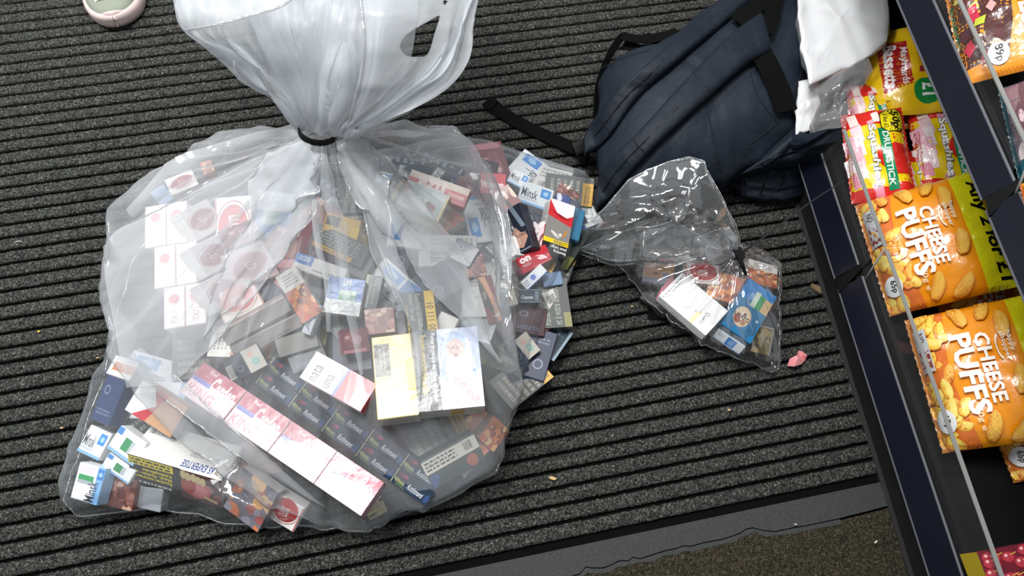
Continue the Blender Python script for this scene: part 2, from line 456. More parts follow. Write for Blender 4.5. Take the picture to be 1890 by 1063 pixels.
class Print:
    """inked shapes on one face; u runs right, v runs down, both 0..1"""
    def __init__(s, fmap, lim=None, step=1.1e-5, lift=6e-5, tlift=0.0):
        s.tl = tlift; s.v = []; s.f = []; s.c = []; s.map = fmap; s.lim = lim; s.k = 0; s.step = step; s.lift = lift
    def _tri(s, a, b, c, z):
        if s.lim:
            st = [(a, b, c)]
            while st:
                a, b, c = st.pop()
                e = [((a[0] - b[0]) ** 2 + (a[1] - b[1]) ** 2, 0), ((b[0] - c[0]) ** 2 + (b[1] - c[1]) ** 2, 1), ((c[0] - a[0]) ** 2 + (c[1] - a[1]) ** 2, 2)]
                L, w = max(e)
                if L > s.lim ** 2:
                    if w == 0: m = ((a[0] + b[0]) / 2, (a[1] + b[1]) / 2); st += [(a, m, c), (m, b, c)]
                    elif w == 1: m = ((b[0] + c[0]) / 2, (b[1] + c[1]) / 2); st += [(a, b, m), (a, m, c)]
                    else: m = ((c[0] + a[0]) / 2, (c[1] + a[1]) / 2); st += [(a, b, m), (m, b, c)]
                else: s._put(a, b, c, z)
        else: s._put(a, b, c, z)
    def _put(s, a, b, c, z):
        i = len(s.v)
        s.v += [s.map(a[0], a[1], z), s.map(b[0], b[1], z), s.map(c[0], c[1], z)]
        s.f.append((i, i + 1, i + 2)); s.c.append(s.col)
    def z(s):
        s.k += 1
        return s.lift + s.step * s.k
    def poly(s, pts, col):
        s.col = lin(col) if isinstance(col, str) else col
        z = s.z()
        for t in tessellate_polygon([[Vector((p[0], p[1], 0)) for p in pts]]):
            a, b, c = [pts[i] for i in t]
            # keep the winding that faces out of the card
            if (b[0] - a[0]) * (c[1] - a[1]) - (b[1] - a[1]) * (c[0] - a[0]) > 0: b, c = c, b
            s._tri(a, b, c, z)
        return s
    def rect(s, u0, v0, u1, v1, col): return s.poly([(u0, v0), (u1, v0), (u1, v1), (u0, v1)], col)
    def oval(s, u, v, ru, rv, col, n=18, rot=0.0):
        c, d = math.cos(rot), math.sin(rot)
        return s.poly([(u + ru * math.cos(t) * c - rv * math.sin(t) * d, v + ru * math.cos(t) * d + rv * math.sin(t) * c) for t in [2 * math.pi * i / n for i in range(n)]], col)
    def ring(s, u, v, ru, rv, w, col, a0=0, a1=360, n=22):
        s.col = lin(col); z = s.z()
        for i in range(n):
            t0 = math.radians(a0 + (a1 - a0) * i / n); t1 = math.radians(a0 + (a1 - a0) * (i + 1) / n)
            q = [(u + ru * k * math.cos(t), v + rv * k * math.sin(t)) for t, k in ((t0, 1), (t1, 1), (t1, 1 - w), (t0, 1 - w))]
            s._tri(q[0], q[2], q[1], z); s._tri(q[0], q[3], q[2], z)
        return s
    def text(s, t, u0, v0, u1, v1, col, rot=0, bold=0.0, shear=0.0):
        s.col = lin(col); z = s.z() + s.tl
        V, T = glyphs(t, bold, shear); du, dv = u1 - u0, v1 - v0
        if rot == 0: q = [(u0 + x * du, v1 - y * dv) for x, y in V]
        elif rot == 180: q = [(u1 - x * du, v0 + y * dv) for x, y in V]
        elif rot == 90: q = [(u0 + y * du, v0 + x * dv) for x, y in V]
        else: q = [(u1 - y * du, v1 - x * dv) for x, y in V]
        for a, b, c in T: s._tri(q[a], q[b], q[c], z)
        return s
    def picture(s, u0, v0, u1, v1, pal, seed=0, n=16, big=0.35):
        r = random.Random(seed)
        s.rect(u0, v0, u1, v1, pal[0])
        z0 = s.k
        for i in range(n):
            cu = r.uniform(u0, u1); cv = r.uniform(v0, v1)
            k = big * r.uniform(0.25, 1.0); a0 = r.uniform(0, 6.3); m = 11
            pts = []
            for j in range(m):
                t = 2 * math.pi * j / m + a0; kk = k * r.uniform(0.84, 1.1)
                pts.append((min(max(cu + math.cos(t) * kk * (u1 - u0) * 0.6, u0), u1), min(max(cv + math.sin(t) * kk * (v1 - v0) * 0.5, v0), v1)))
            s.poly(pts, pal[1 + i % (len(pal) - 1)])
        return s
    def lines(s, u0, v0, u1, v1, n, col, seed=0, rot=0):
        """small print, too small to read: rows of short strokes"""
        r = random.Random(seed); s.col = lin(col); z = s.z()
        for i in range(n):
            x = 0.0
            while x < 1:
                w = r.uniform(0.05, 0.16); e = min(x + w, 1.0)
                a, b = (i + 0.18) / n, (i + 0.72) / n
                if rot in (0, 180): q = [(u0 + x * (u1 - u0), v0 + a * (v1 - v0)), (u0 + e * (u1 - u0), v0 + b * (v1 - v0))]
                else: q = [(u0 + a * (u1 - u0), v0 + x * (v1 - v0)), (u0 + b * (u1 - u0), v0 + e * (v1 - v0))]
                (xa, ya), (xb, yb) = q
                s._tri((xa, ya), (xb, yb), (xb, ya), z); s._tri((xa, ya), (xa, yb), (xb, yb), z)
                x = e + r.uniform(0.02, 0.05)
        return s
    def bars(s, u0, v0, u1, v1, col='161616', seed=1, rot=0):
        r = random.Random(seed); x = 0.0; s.col = lin(col); z = s.z()
        while x < 1:
            w = r.choice((0.012, 0.02, 0.03)); e = min(1, x + w)
            if rot == 0: a, b, c, d = u0 + x * (u1 - u0), v0, u0 + e * (u1 - u0), v1
            else: a, b, c, d = u0, v0 + x * (v1 - v0), u1, v0 + e * (v1 - v0)
            s._tri((a, b), (c, d), (c, b), z); s._tri((a, b), (a, d), (c, d), z)
            x = e + r.choice((0.012, 0.02, 0.035))
        return s
    def build(s, name, mat, parent):
        if not s.v: return None
        me = mesh(name, s.v, s.f); paint(me, s.c)
        return link(name, me, mat, parent)

def frame(p0, p1, p3, z, anchor=0.5):
    """three photo corners of a face and their heights -> origin, axes and size"""
    z0, z1, z3 = z if isinstance(z, (tuple, list)) else (z, z, z)
    A, B, C = P(*p0, z0), P(*p1, z1), P(*p3, z3)
    U = B - A; W = U.length; U.normalize()
    V = C - A; sk = U * V.dot(U); V -= sk; A = A + sk * anchor; H = V.length; V.normalize()
    Nn = V.cross(U)
    return A, U, V, Nn, W, H

PACK_ID = [0]
def pack(label, p0, p1, p3, z, depth=0.022, body='f2f2f0', design=None, mat='card', name='cigarette_pack', cat='cigarette pack', group=None, sides=None, bev=0.0011):
    A, U, V, Nn, W, H = frame(p0, p1, p3, z)
    if Nn.z < 0:
        A, U, V, Nn, W, H = frame(p0, p3, p1, (z if not isinstance(z, (tuple, list)) else (z[0], z[2], z[1])))
    D = depth
    hw, hh = W / 2, H / 2
    v = [(x, y, zz) for zz in (-D, 0) for y in (-hh, hh) for x in (-hw, hw)]
    me = mesh(name, v, [(0, 2, 3, 1), (4, 5, 7, 6), (0, 1, 5, 4), (2, 6, 7, 3), (0, 4, 6, 2), (1, 3, 7, 5)])
    bevel_mesh(me, bev)
    cols = [lin(body)] * len(me.polygons)
    if sides:
        sc = {k: lin(c) for k, c in sides.items()}
        for p in me.polygons:
            n = p.normal
            kk = 'front' if n.z > 0.8 else 'top' if n.y > 0.8 else 'bottom' if n.y < -0.8 else 'right' if n.x > 0.8 else 'left' if n.x < -0.8 else None
            if kk in sc: cols[p.index] = sc[kk]
    paint(me, cols)
    o = link(name, me, MT[mat])
    ctr = A + U * hw + V * hh
    M = Matrix((U, -V, Nn)).transposed().to_4x4(); M.translation = ctr
    o.matrix_world = M
    tag(o, label, cat, group)
    if design:
        fm = {'front': lambda u, w, e: (u * W - hw, hh - w * H, e),
              'top': lambda u, w, e: (u * W - hw, hh + e, -D + w * D),
              'bottom': lambda u, w, e: (u * W - hw, -hh - e, -w * D),
              'left': lambda u, w, e: (-hw - e, hh - w * H, -D + u * D),
              'right': lambda u, w, e: (hw + e, hh - w * H, -u * D)}
        prs = {}
        class Faces:
            def __getattr__(s, k):
                if k not in prs: prs[k] = Print(fm[k])
                return prs[k]
        F = Faces()
        design(F)
        V2, F2, C2 = [], [], []
        for pr in prs.values():
            off = len(V2); V2 += pr.v; F2 += [tuple(i + off for i in q) for q in pr.f]; C2 += pr.c
        if V2:
            m2 = mesh('printed_design', V2, F2); paint(m2, C2)
            link('printed_design', m2, MT[mat], o)
    return o

# ---- printed designs
FLESH = ['7a4a40', 'a87468', 'b88a7c', '5a2c28', '965c50', 'c4a08c', '6a3a34']
FLAME = ['b9683a', 'e08a44', '7d4030', 'f0b070', 'c85a34', '934a3a', 'e9c08c']
GREYS = ['8f8b86', 'b7b2aa', '6e6a68', 'c9c4bc']
DARKP = ['22262f', '34343c', '4a3434', '1a1d26', '5a4a48']
def d_minsk(F):
    p = F.front
    p.rect(0.08, 0.05, 0.62, 0.24, 'e6dfe4').rect(0.10, 0.30, 0.66, 0.44, '1f9a4c').rect(0.10, 0.44, 0.66, 0.54, 'a9b4ba')
    p.rect(0.74, 0.0, 1.0, 1.0, '7fb4e6').rect(0.76, 0.06, 0.98, 0.34, '2f7fd0').oval(0.87, 0.2, 0.07, 0.06, '9fd0f4')
    p.text('Minsk', 0.50, 0.42, 0.86, 0.97, '2b3140', 270, 0.01)
    F.right.rect(0, 0, 1, 1, '9cc7ee')
def d_minsk2(F):
    p = F.front
    p.rect(0.30, 0.05, 0.60, 0.95, 'f4f4f4').rect(0.36, 0.25, 0.60, 0.75, '2f8f56').rect(0.60, 0.25, 0.72, 0.75, 'b8c2c6')
    p.rect(0.0, 0.88, 1.0, 1.0, '8fbce8').rect(0.02, 0.02, 0.2, 0.3, '3a86d2')
    F.bottom.rect(0, 0, 1, 1, 'a8cdf0')
def d_minsk3(F):
    p = F.front
    p.text('Minsk', 0.06, 0.3, 0.55, 0.72, '2b3140', 0, 0.01).rect(0.62, 0.12, 0.92, 0.52, '2f8ad8').rect(0.0, 0.9, 1, 1, '7fb4e6').rect(0.02, 0.76, 0.6, 0.82, 'b9c6d2')
    p.oval(0.77, 0.32, 0.08, 0.1, '9fd0f4')
def d_stamp(F):
    F.front.rect(0.1, 0.08, 0.95, 0.95, 'f3efe9').rect(0.2, 0.32, 0.95, 0.72, 'd98a5e').lines(0.2, 0.12, 0.9, 0.28, 2, '9aa6c4', 3).lines(0.2, 0.36, 0.9, 0.7, 3, 'b8653e', 4)
def d_chev(F):
    p = F.front
    p.poly([(0, 0), (1, 0), (1, 0.20), (0.55, 0.50), (0, 0.34)], 'f4f4f2').poly([(0, 0.14), (0.55, 0.48), (1, 0.30), (1, 0.60), (0, 0.42)], 'cf2b34')
    p.poly([(0, 0), (1, 0), (1, 0.30), (0.55, 0.48), (0, 0.06)], 'f7f7f5')
def d_marl(F):
    d_marl_front(F.front)
    p = F.left
    p.rect(0, 0, 1, 0.48, 'e9e7e2').lines(0.12, 0.05, 0.9, 0.45, 7, '5a5a58', 8, 90).rect(0, 0.48, 1, 1, 'c23540').rect(0.3, 0.55, 0.7, 0.8, 'd06068')
def d_marl_front(p):
    p.rect(0, 0, 1, 0.40, 'cf2b34').poly([(0.0, 0), (1, 0), (1, 0.20), (0.52, 0.33), (0.02, 0.03)], 'f6f6f4')
    p.rect(0, 0.30, 1, 0.72, '8b8782').poly([(0, 0.30), (0, 0.18), (1, 0.40), (1, 0.30)], 'cf2b34').poly([(0, 0.30), (1, 0.30), (1, 0.41), (0, 0.30)], 'cf2b34')
    p.oval(0.42, 0.615, 0.20, 0.03, 'd9d6d0', rot=0.25).oval(0.62, 0.60, 0.07, 0.032, 'f2efe8').poly([(0.66, 0.60), (0.76, 0.56), (0.80, 0.49), (0.86, 0.49), (0.84, 0.57), (0.74, 0.62)], 'c98432')
    p.rect(0, 0.70, 1, 0.78, 'f3d21b').lines(0.42, 0.71, 0.98, 0.77, 2, '5a4d10', 5).rect(0, 0.78, 1, 1, '1b1d22')
    p.text('Smoking\nyour lungs', 0.35, 0.80, 0.97, 0.94, 'f0f0ee', 180, 0.02)
def d_expert(F):      # carton: warning on the front, white flank on its lower edge
    p = F.front
    p.rect(0.44, 0.0, 1, 1, '15171a').rect(0.52, 0.72, 1.0, 0.97, 'f4df22').lines(0.55, 0.74, 0.98, 0.95, 2, '33300a', 6)
    p.text('Rauchen verursacht\nMund-, Rachen- und\nKehlkopfkrebs', 0.54, 0.28, 0.98, 0.68, 'f0dc22', 0, 0.03)
    p.lines(0.55, 0.10, 0.97, 0.22, 1, 'd8d8d4', 7)
    p.picture(0.0, 0.02, 0.44, 0.98, ['5a3a3c', '8e5a5c', '3a2a2e', 'a87a80'], 5, 10)
    p.oval(0.26, 0.42, 0.14, 0.30, 'c86a70').oval(0.24, 0.40, 0.09, 0.2, 'dc8a90').oval(0.36, 0.5, 0.08, 0.28, 'b2504c')
    for i, (u, v) in enumerate(((0.41, 0.83), (0.36, 0.80), (0.30, 0.80), (0.25, 0.76), (0.20, 0.74))):
        p.oval(u, v, 0.032, 0.14, 'e2cf98')
    p.poly([(0.05, 0.1), (0.2, 0.2), (0.18, 0.28), (0.04, 0.18)], 'd9b98a')
    q = F.bottom
    q.bars(0.60, 0.68, 0.96, 0.88, seed=4)
    q.text('65 EXPERTISE', 0.12, 0.06, 0.46, 0.26, '23408c', 0, 0.02).text('TOBACCO MASTERY', 0.10, 0.38, 0.44, 0.50, '7c7d80').poly([(0.06, 0.06), (0.11, 0.12), (0.08, 0.26), (0.04, 0.2)], '9a8e7c')
def d_fruit(F):
    F.front.picture(0, 0, 1, 1, ['6d6a74', '8a8792', 'b8625a', '7c7a86', 'd09a58', '9a5450', '8e8c98', 'd8b084', '62616e', 'c4734c'], 9, 30, 0.42)
    F.front.text('SSV 03', 0.30, 0.1, 0.42, 0.5, '9aa0b4', 90)
    F.top.rect(0, 0, 1, 1, 'c9c8c6')
def d_lux(F):
    p = F.front
    p.oval(0.5, 0.40, 0.40, 0.44, 'c9312f').ring(0.5, 0.42, 0.46, 0.50, 0.05, 'b04040', 20, 200).text('LUX', 0.34, 0.30, 0.62, 0.62, 'f4ece8', 270, 0.03).rect(0, 0, 0.03, 1, 'c8504c').rect(0.95, 0, 0.98, 1, 'c8504c')
def d_dot(F):         # narrow pack top: red dot, word running down
    p = F.front
    p.oval(0.5, 0.30, 0.25, 0.115, 'd26a72').ring(0.5, 0.30, 0.32, 0.15, 0.15, 'e0a0a2', 60, 200).text('LUXE', 0.36, 0.48, 0.66, 0.9, 'd9a4a6', 90).rect(0, 0, 0.03, 1, 'e8b8b8').rect(0.97, 0, 1, 1, 'e0a8a8')
def d_oval(F):
    p = F.front
    p.oval(0.5, 0.5, 0.42, 0.30, '9c3440', rot=-0.35).ring(0.5, 0.5, 0.46, 0.34, 0.07, 'c98a90').text('LD', 0.40, 0.40, 0.62, 0.62, 'e2b4b8', 90, 0.02)
def d_rothmans(F):
    p = F.front
    p.rect(0, 0, 1, 1, '1d2d42').oval(0.20, 0.26, 0.12, 0.14, '6a2a3c').oval(0.26, 0.22, 0.06, 0.09, '93405a').oval(0.13, 0.34, 0.05, 0.10, '4a2034')
    p.poly([(0.02, 0.60), (0.10, 0.52), (0.2, 0.62), (0.30, 0.60), (0.33, 0.76), (0.22, 0.88), (0.08, 0.80)], '8b8e5c').poly([(0.10, 0.74), (0.30, 0.80), (0.40, 0.98), (0.12, 0.98)], '48604a')
    p.oval(0.92, 0.62, 0.06, 0.26, '2a4a78').ring(0.52, 0.25, 0.34, 0.62, 0.06, '5f7894', 20, 150)
    p.text('Rothmans', 0.40, 0.44, 0.82, 0.80, 'e6ebf0', 0, 0.0, 0.3)
    p.rect(0.0, 0.0, 0.012, 1, 'dfe2b8')
def d_carden(F):
    p = F.front
    p.rect(0, 0, 1, 0.42, 'b04a60').rect(0, 0.42, 1, 1, 'e6cdd2').rect(0.02, 0.40, 0.42, 0.52, '6a70b8').text('Carden', 0.40, 0.12, 0.92, 0.62, 'f8eef0', 0, 0.03)
    p.text('Ref', 0.24, 0.05, 0.40, 0.17, 'eccad0', 0, 0.02).text('KING', 0.06, 0.62, 0.62, 0.92, 'd09aa4', 0, 0.01).rect(0, 0, 0.012, 1, '8a4a5a').rect(0.988, 0, 1, 1, '8a4a5a')
    F.bottom.rect(0, 0, 1, 1, 'd9b3b4').lines(0.05, 0.2, 0.95, 0.8, 3, 'c99a86', 3)
    F.top.rect(0, 0, 1, 1, 'b0425a')
def d_gold(F):
    p = F.front
    p.rect(0.04, 0.10, 0.42, 0.50, '4d4c40').lines(0.14, 0.14, 0.34, 0.40, 2, '8a8a78', 3, 90).rect(0, 0.52, 1, 0.53, 'b8a468').lines(0.3, 0.56, 0.7, 0.95, 2, 'e0cf98', 5, 90).rect(0.80, 0.32, 1, 1, 'eec53c')
    F.bottom.rect(0, 0, 1, 1, 'c9c3b2').rect(0.1, 0.15, 0.9, 0.85, 'b6b2a8')
def d_cardiac(F):     # reads down the pack: photo above, black text band below
    p = F.front
    p.rect(0, 0.62, 1, 1.0, '1f2a30').picture(0.0, 0.0, 1.0, 0.62, ['b9c6e6', 'cfd8ec', 'e4e8f2', '9aaede', 'dfe3ee'], 3, 10, 0.5)
    p.oval(0.19, 0.38, 0.15, 0.19, '9fb6dc').oval(0.26, 0.36, 0.12, 0.14, 'ccaea6').oval(0.25, 0.40, 0.02, 0.025, '8a6e6c').oval(0.25, 0.32, 0.02, 0.025, '8a6e6c').oval(0.34, 0.36, 0.015, 0.04, 'a87a78').poly([(0.36, 0.52), (0.42, 0.20), (0.60, 0.10), (0.82, 0.12), (0.86, 0.40), (0.7, 0.56), (0.5, 0.6)], 'e6e9f0').poly([(0.62, 0.46), (0.9, 0.20), (0.97, 0.12), (0.9, 0.05), (0.8, 0.16), (0.6, 0.36)], 'b9a8ae').poly([(0.3, 0.5), (0.42, 0.6), (0.98, 0.6), (0.98, 0.44), (0.6, 0.5)], 'aebde6')
    p.text('Fumer provoque des crises cardiaques', 0.05, 0.65, 0.90, 0.74, 'eef0ee', 0, 0.02).text('Rauchen verursacht Herzanfälle', 0.06, 0.79, 0.80, 0.88, 'e0c44a', 0, 0.02)
    F.right.rect(0, 0, 1, 1, 'c4c1b8').rect(0.1, 0.3, 0.9, 0.5, 'c9a24a')
    F.top.rect(0, 0, 1, 1, 'd8c88a')
def d_warn111(F):
    p = F.front
    p.rect(0, 0.32, 1, 1, '1c2622').rect(0, 0, 1, 0.32, 'e6bd2e').text('10 111 00', 0.30, 0.04, 0.98, 0.28, '3a3210', 0, 0.01)
    p.text('Rauchen ist tödlich\nhören Sie auf', 0.05, 0.46, 0.97, 0.84, 'b8c4b0', 0, 0.01).lines(0.3, 0.88, 0.98, 0.98, 1, 'c8b040', 3)
def d_warngrey(F):
    p = F.front
    p.rect(0, 0, 1, 1, '3c3f3c').lines(0.05, 0.08, 0.85, 0.75, 5, '8a8a80', 8).rect(0, 0.78, 0.8, 1.0, 'c79a30').lines(0.1, 0.82, 0.7, 0.96, 2, '6a5218', 9)
def d_blue(F):
    p = F.front
    p.rect(0, 0, 1, 0.62, '2f66b4').rect(0.30, 0, 0.80, 0.62, '3f7cc8').rect(0.34, 0.34, 0.82, 0.62, 'b6c8b4').rect(0.34, 0.46, 0.82, 0.62, '3f8a64').text('LM', 0.42, 0.04, 0.62, 0.2, 'eef2f4', 0, 0.03)
    p.rect(0, 0.62, 1, 1, 'cfd2d0').ring(0.55, 0.8, 0.35, 0.12, 0.15, '9aa6b0').text('Jin Ling', 0.36, 0.74, 0.76, 0.86, '6a7480', 0, 0, 0.3)
def d_text_dark(F):
    F.front.rect(0, 0, 1, 1, '2a302e').text('Fumer nuit à vous\net à votre entourage', 0.2, 0.06, 0.8, 0.96, '9aa49a', 90, 0.0).rect(0.0, 0, 0.2, 0.3, '7a7a3a')
def d_heart(F):
    p = F.front
    p.rect(0, 0, 1, 1, '6e2f3a').oval(0.42, 0.36, 0.26, 0.26, '93545c').oval(0.62, 0.44, 0.16, 0.2, 'ad7a7e').oval(0.36, 0.64, 0.18, 0.14, '7d3f48').oval(0.30, 0.30, 0.08, 0.08, 'c8a0a0').rect(0.1, 0.84, 0.9, 0.98, 'b5727a')
def d_nata(F):
    p = F.front
    p.rect(0, 0, 1, 0.52, 'f7f6f4').rect(0, 0.52, 1, 0.56, '6a86d0').rect(0, 0.56, 1, 1, 'c8525c').poly([(0, 0.72), (1, 0.56), (1, 0.78), (0.4, 0.98), (0, 1.0)], 'e7a6ac')
    p.text('nata\nuna', 0.10, 0.10, 0.66, 0.44, '55585e', 0, 0.0).rect(0.72, 0.46, 0.98, 0.54, 'e8dfd0').text('ECL', 0.74, 0.47, 0.94, 0.53, '4a4a50')
    F.bottom.rect(0, 0, 1, 1, 'b8404c')
def d_silver(F):
    p = F.front
    p.rect(0.42, 0.02, 0.98, 0.98, 'cdc8bd').oval(0.72, 0.62, 0.14, 0.2, 'a9c9bd').oval(0.66, 0.3, 0.1, 0.12, 'd8b4ac').ring(0.72, 0.62, 0.09, 0.13, 0.3, '7fae9e').ring(0.2, 0.62, 0.10, 0.13, 0.2, '7a86a0')
def d_bar(F): F.front.rect(0.04, 0.2, 0.5, 0.7, 'b9b8b2').bars(0.08, 0.25, 0.46, 0.65, seed=3).rect(0.6, 0.0, 0.68, 1, 'c9b98a')
def d_flame(F):
    p = F.front
    p.rect(0, 0, 1, 0.36, 'e4e1da').lines(0.2, 0.06, 0.8, 0.3, 4, '8e8e90', 3).picture(0, 0.36, 1, 1, FLAME, 12, 24, 0.3)
    F.right.rect(0, 0, 1, 1, 'c9c7c1'); F.left.rect(0, 0, 1, 1, 'bdbab4')
def d_script(F): F.front.rect(0.1, 0.1, 0.9, 0.45, '4a78c4').oval(0.5, 0.28, 0.3, 0.12, '8fb4e8').text('Jin', 0.25, 0.5, 0.75, 0.9, '3a4660', 270, 0, 0.3)
def d_quit(F): F.front.rect(0, 0, 0.34, 0.6, '3c78c4').text('020', 0.06, 0.1, 0.28, 0.4, 'e8eef4', 0, 0.02).text('RED', 0.62, 0.62, 0.86, 0.86, '6a6660', 180, 0.02).lines(0.4, 0.66, 0.58, 0.86, 1, '8a8680', 2)
def d_doctor(F):
    p = F.front
    p.rect(0, 0, 0.26, 1, '24262a').text('Fumer', 0.04, 0.3, 0.10, 0.9, 'e8e6e0', 90, 0.02).text('Rauchen', 0.15, 0.2, 0.22, 0.95, 'd8b440', 90, 0.02)
    p.picture(0.26, 0.03, 0.96, 0.97, ['a9b7ba', 'c3ced0', 'b4c0c4', 'd0d8d8'], 8, 7, 0.5).poly([(0.3, 0.3), (0.55, 0.5), (0.7, 0.5), (0.85, 0.75), (0.7, 0.9), (0.5, 0.7)], 'dde2e4').oval(0.80, 0.66, 0.07, 0.14, '9a6a60').oval(0.74, 0.55, 0.05, 0.08, '8a6a66').poly([(0.26, 0.1), (0.36, 0.2), (0.3, 0.5), (0.26, 0.5)], 'a06058')
    p.rect(0.96, 0, 1, 1, 'd9c690')
    F.right.rect(0, 0, 1, 1, 'aaa695').rect(0.0, 0, 0.22, 1, 'e3d193').oval(0.6, 0.5, 0.16, 0.2, '7a84a4')
def d_redword(F): F.front.rect(0, 0, 1, 0.35, 'e9d6c8').rect(0, 0.35, 1, 1, 'c22c38').text('nza', 0.15, 0.1, 0.62, 0.8, 'f3e3e2', 180, 0.05).rect(0.68, 0.5, 0.95, 0.68, 'e8a0a0')
def d_ton(F): F.front.rect(0, 0, 1, 1, 'b8283a').text('Winston', -0.0, 0.36, 0.92, 0.72, 'f0dede', 0, 0.05)
def d_insult(F): F.front.picture(0, 0, 1, 0.7, ['7a3a38', 'c8a090', '2e2424', 'd8c0b0', '5a3030'], 4, 12, 0.4).rect(0, 0.7, 1, 1, 'b0463e').text('ІНСУЛЬТ', 0.02, 0.52, 0.6, 0.68, '1c1616', 0, 0.02)
def d_smokeuk(F):
    p = F.front
    p.rect(0, 0, 1, 1, '1d2433').poly([(0.3, 0.0), (0.55, 0.0), (0.95, 0.5), (0.7, 0.5)], '7e8d9c').poly([(0.1, 0.86), (0.12, 0.52), (0.35, 0.44), (0.6, 0.6), (0.85, 0.62), (0.9, 0.74), (0.5, 0.92)], 'c99a88').poly([(0.3, 0.84), (0.34, 0.56), (0.42, 0.54), (0.44, 0.82)], 'e0b8a4').text('ішемічна хвороба', 0.08, 0.60, 0.95, 0.70, '1a1a1c', 180, 0.0)
    p.lines(0.3, 0.94, 0.9, 0.99, 1, '9aa4b4', 2)
def d_onred(F): F.front.text('on', 0.06, 0.10, 0.42, 0.44, 'f8efef', 0, 0.06).text('RED', 0.10, 0.50, 0.36, 0.66, 'eec2c2', 0, 0.02).lines(0.4, 0.88, 0.95, 0.95, 1, 'e9b0b0', 2)
def d_emblem(F): F.front.rect(0.3, 0.15, 0.62, 0.8, 'dfe4f4').oval(0.46, 0.46, 0.10, 0.26, '6f86d0').lines(0.04, 0.2, 0.25, 0.8, 3, '8a94b4', 2).rect(0, 0.93, 1, 1, '3a5ab0')
def d_chap(F): F.front.rect(0, 0, 1, 1, '2c3c48').text('Chapman', 0.06, 0.46, 0.62, 0.82, 'e4eaec', 0, 0.01, 0.3).rect(0.70, 0.1, 0.9, 0.9, '3f505c').lines(0.72, 0.15, 0.88, 0.85, 5, '9aa8b0', 5).rect(0, 0, 1, 0.04, '8ea0ac').rect(0, 0.95, 1, 1, '8ea0ac')
def d_barwhite(F): F.front.bars(0.15, 0.2, 0.85, 0.6, seed=8).lines(0.1, 0.7, 0.9, 0.95, 3, '9a9a98', 3)
def d_flesh(F): F.front.picture(0, 0, 1, 1, FLESH, 21, 30, 0.28)
def d_curve(F):
    p = F.front
    p.rect(0, 0, 1, 1, '6f2a34').poly([(0.05, 0.0), (0.5, 0.02), (0.75, 0.4), (0.95, 0.95), (0.7, 1.0), (0.5, 0.5), (0.25, 0.15)], 'd0946c').poly([(0.0, 0.05), (0.25, 0.15), (0.5, 0.5), (0.62, 0.9), (0.0, 0.6)], '3a3230').oval(0.2, 0.4, 0.12, 0.1, '8a7a70')
def d_label(F): F.front.rect(0.0, 0.05, 1.0, 0.5, 'd9d6cc').lines(0.04, 0.1, 0.6, 0.45, 3, '55554f', 6).bars(0.75, 0.12, 0.9, 0.4, seed=9).rect(0, 0.5, 1, 1, '2c3a38').oval(0.1, 0.75, 0.09, 0.2, '2a4c8a').oval(0.8, 0.75, 0.1, 0.2, 'a8583c')
def d_face(F):
    p = F.front
    p.rect(0, 0, 1, 0.66, 'b98e74').oval(0.30, 0.30, 0.22, 0.24, 'c79c80').oval(0.46, 0.22, 0.07, 0.05, '7a5848').oval(0.42, 0.46, 0.1, 0.05, '94604e').poly([(0.62, 0.44), (0.8, 0.4), (0.92, 0.58), (0.7, 0.66)], '5f7696').rect(0, 0.66, 1, 1, '858896').picture(0.55, 0.02, 1.0, 0.36, ['b98a50', 'd0a468', '8a6038', 'caa878'], 4, 8).rect(0, 0.9, 1, 1, '3a3f4a')
    F.left.rect(0, 0, 1, 1, 'e6e4e0')
def d_quad(F):        # reads along the short edge, upside down from here
    p = F.front
    p.rect(0.003, 0.003, 0.997, 0.997, 'fafafa').lines(0.04, 0.045, 0.96, 0.085, 1, '7a7a7c', 3).lines(0.1, 0.10, 0.9, 0.13, 1, 'a0a0a2', 4).rect(0, 0.665, 0.46, 0.70, 'd9cc9c').rect(0.46, 0.672, 1, 0.682, 'cfcabc').poly([(0, 0.64), (0.36, 0.63), (0.40, 0.70), (0, 0.70)], 'd6c894')
    p.text('QUAD', 0.16, 0.755, 0.58, 0.825, '3c3c40', 180, 0.01).lines(0.12, 0.60, 0.40, 0.625, 1, '9a9a9c', 7).lines(0.12, 0.87, 0.22, 0.905, 2, '9a9a9c', 8).lines(0.12, 0.94, 0.22, 0.975, 2, '9a9a9c', 9).oval(0.1, 0.575, 0.03, 0.015, 'b8b8ba')
def d_chapo(F):
    p = F.front
    p.rect(0, 0, 1, 1, '1f6f9e').rect(0, 0, 1, 0.34, '2a7fc4').rect(0.42, 0.12, 0.58, 0.42, 'c9d8c6').rect(0.58, 0.14, 0.76, 0.42, '2f8e4e').rect(0.76, 0.16, 1.0, 0.42, 'c8a878')
    p.oval(0.40, 0.68, 0.27, 0.19, 'd9c2a0').oval(0.30, 0.74, 0.12, 0.09, 'a04838').oval(0.46, 0.66, 0.12, 0.10, 'e8dcc8').oval(0.5, 0.76, 0.08, 0.06, 'b07a5a').oval(0.45, 0.62, 0.05, 0.04, '7a4a4a').text('CHAPO', 0.14, 0.64, 0.66, 0.72, '2c2a28', 0, 0.03).text('RED', 0.3, 0.2, 0.40, 0.32, 'cfe0f0', 90).oval(0.85, 0.6, 0.05, 0.025, 'b0cce0')
    F.bottom.rect(0, 0, 1, 1, '1b5f88')
def d_olive(F): F.front.picture(0, 0, 1, 1, ['6a5c34', '8a7a48', 'a08a50', '4a3c28', 'b09c68', '74603c'], 14, 22, 0.35).oval(0.45, 0.5, 0.12, 0.3, '9a957c').rect(0.0, 0.0, 0.03, 1, 'cfcfcb').rect(0.97, 0, 1, 1, 'cfcfcb').rect(0, 0.0, 1, 0.03, 'b8b8b4')
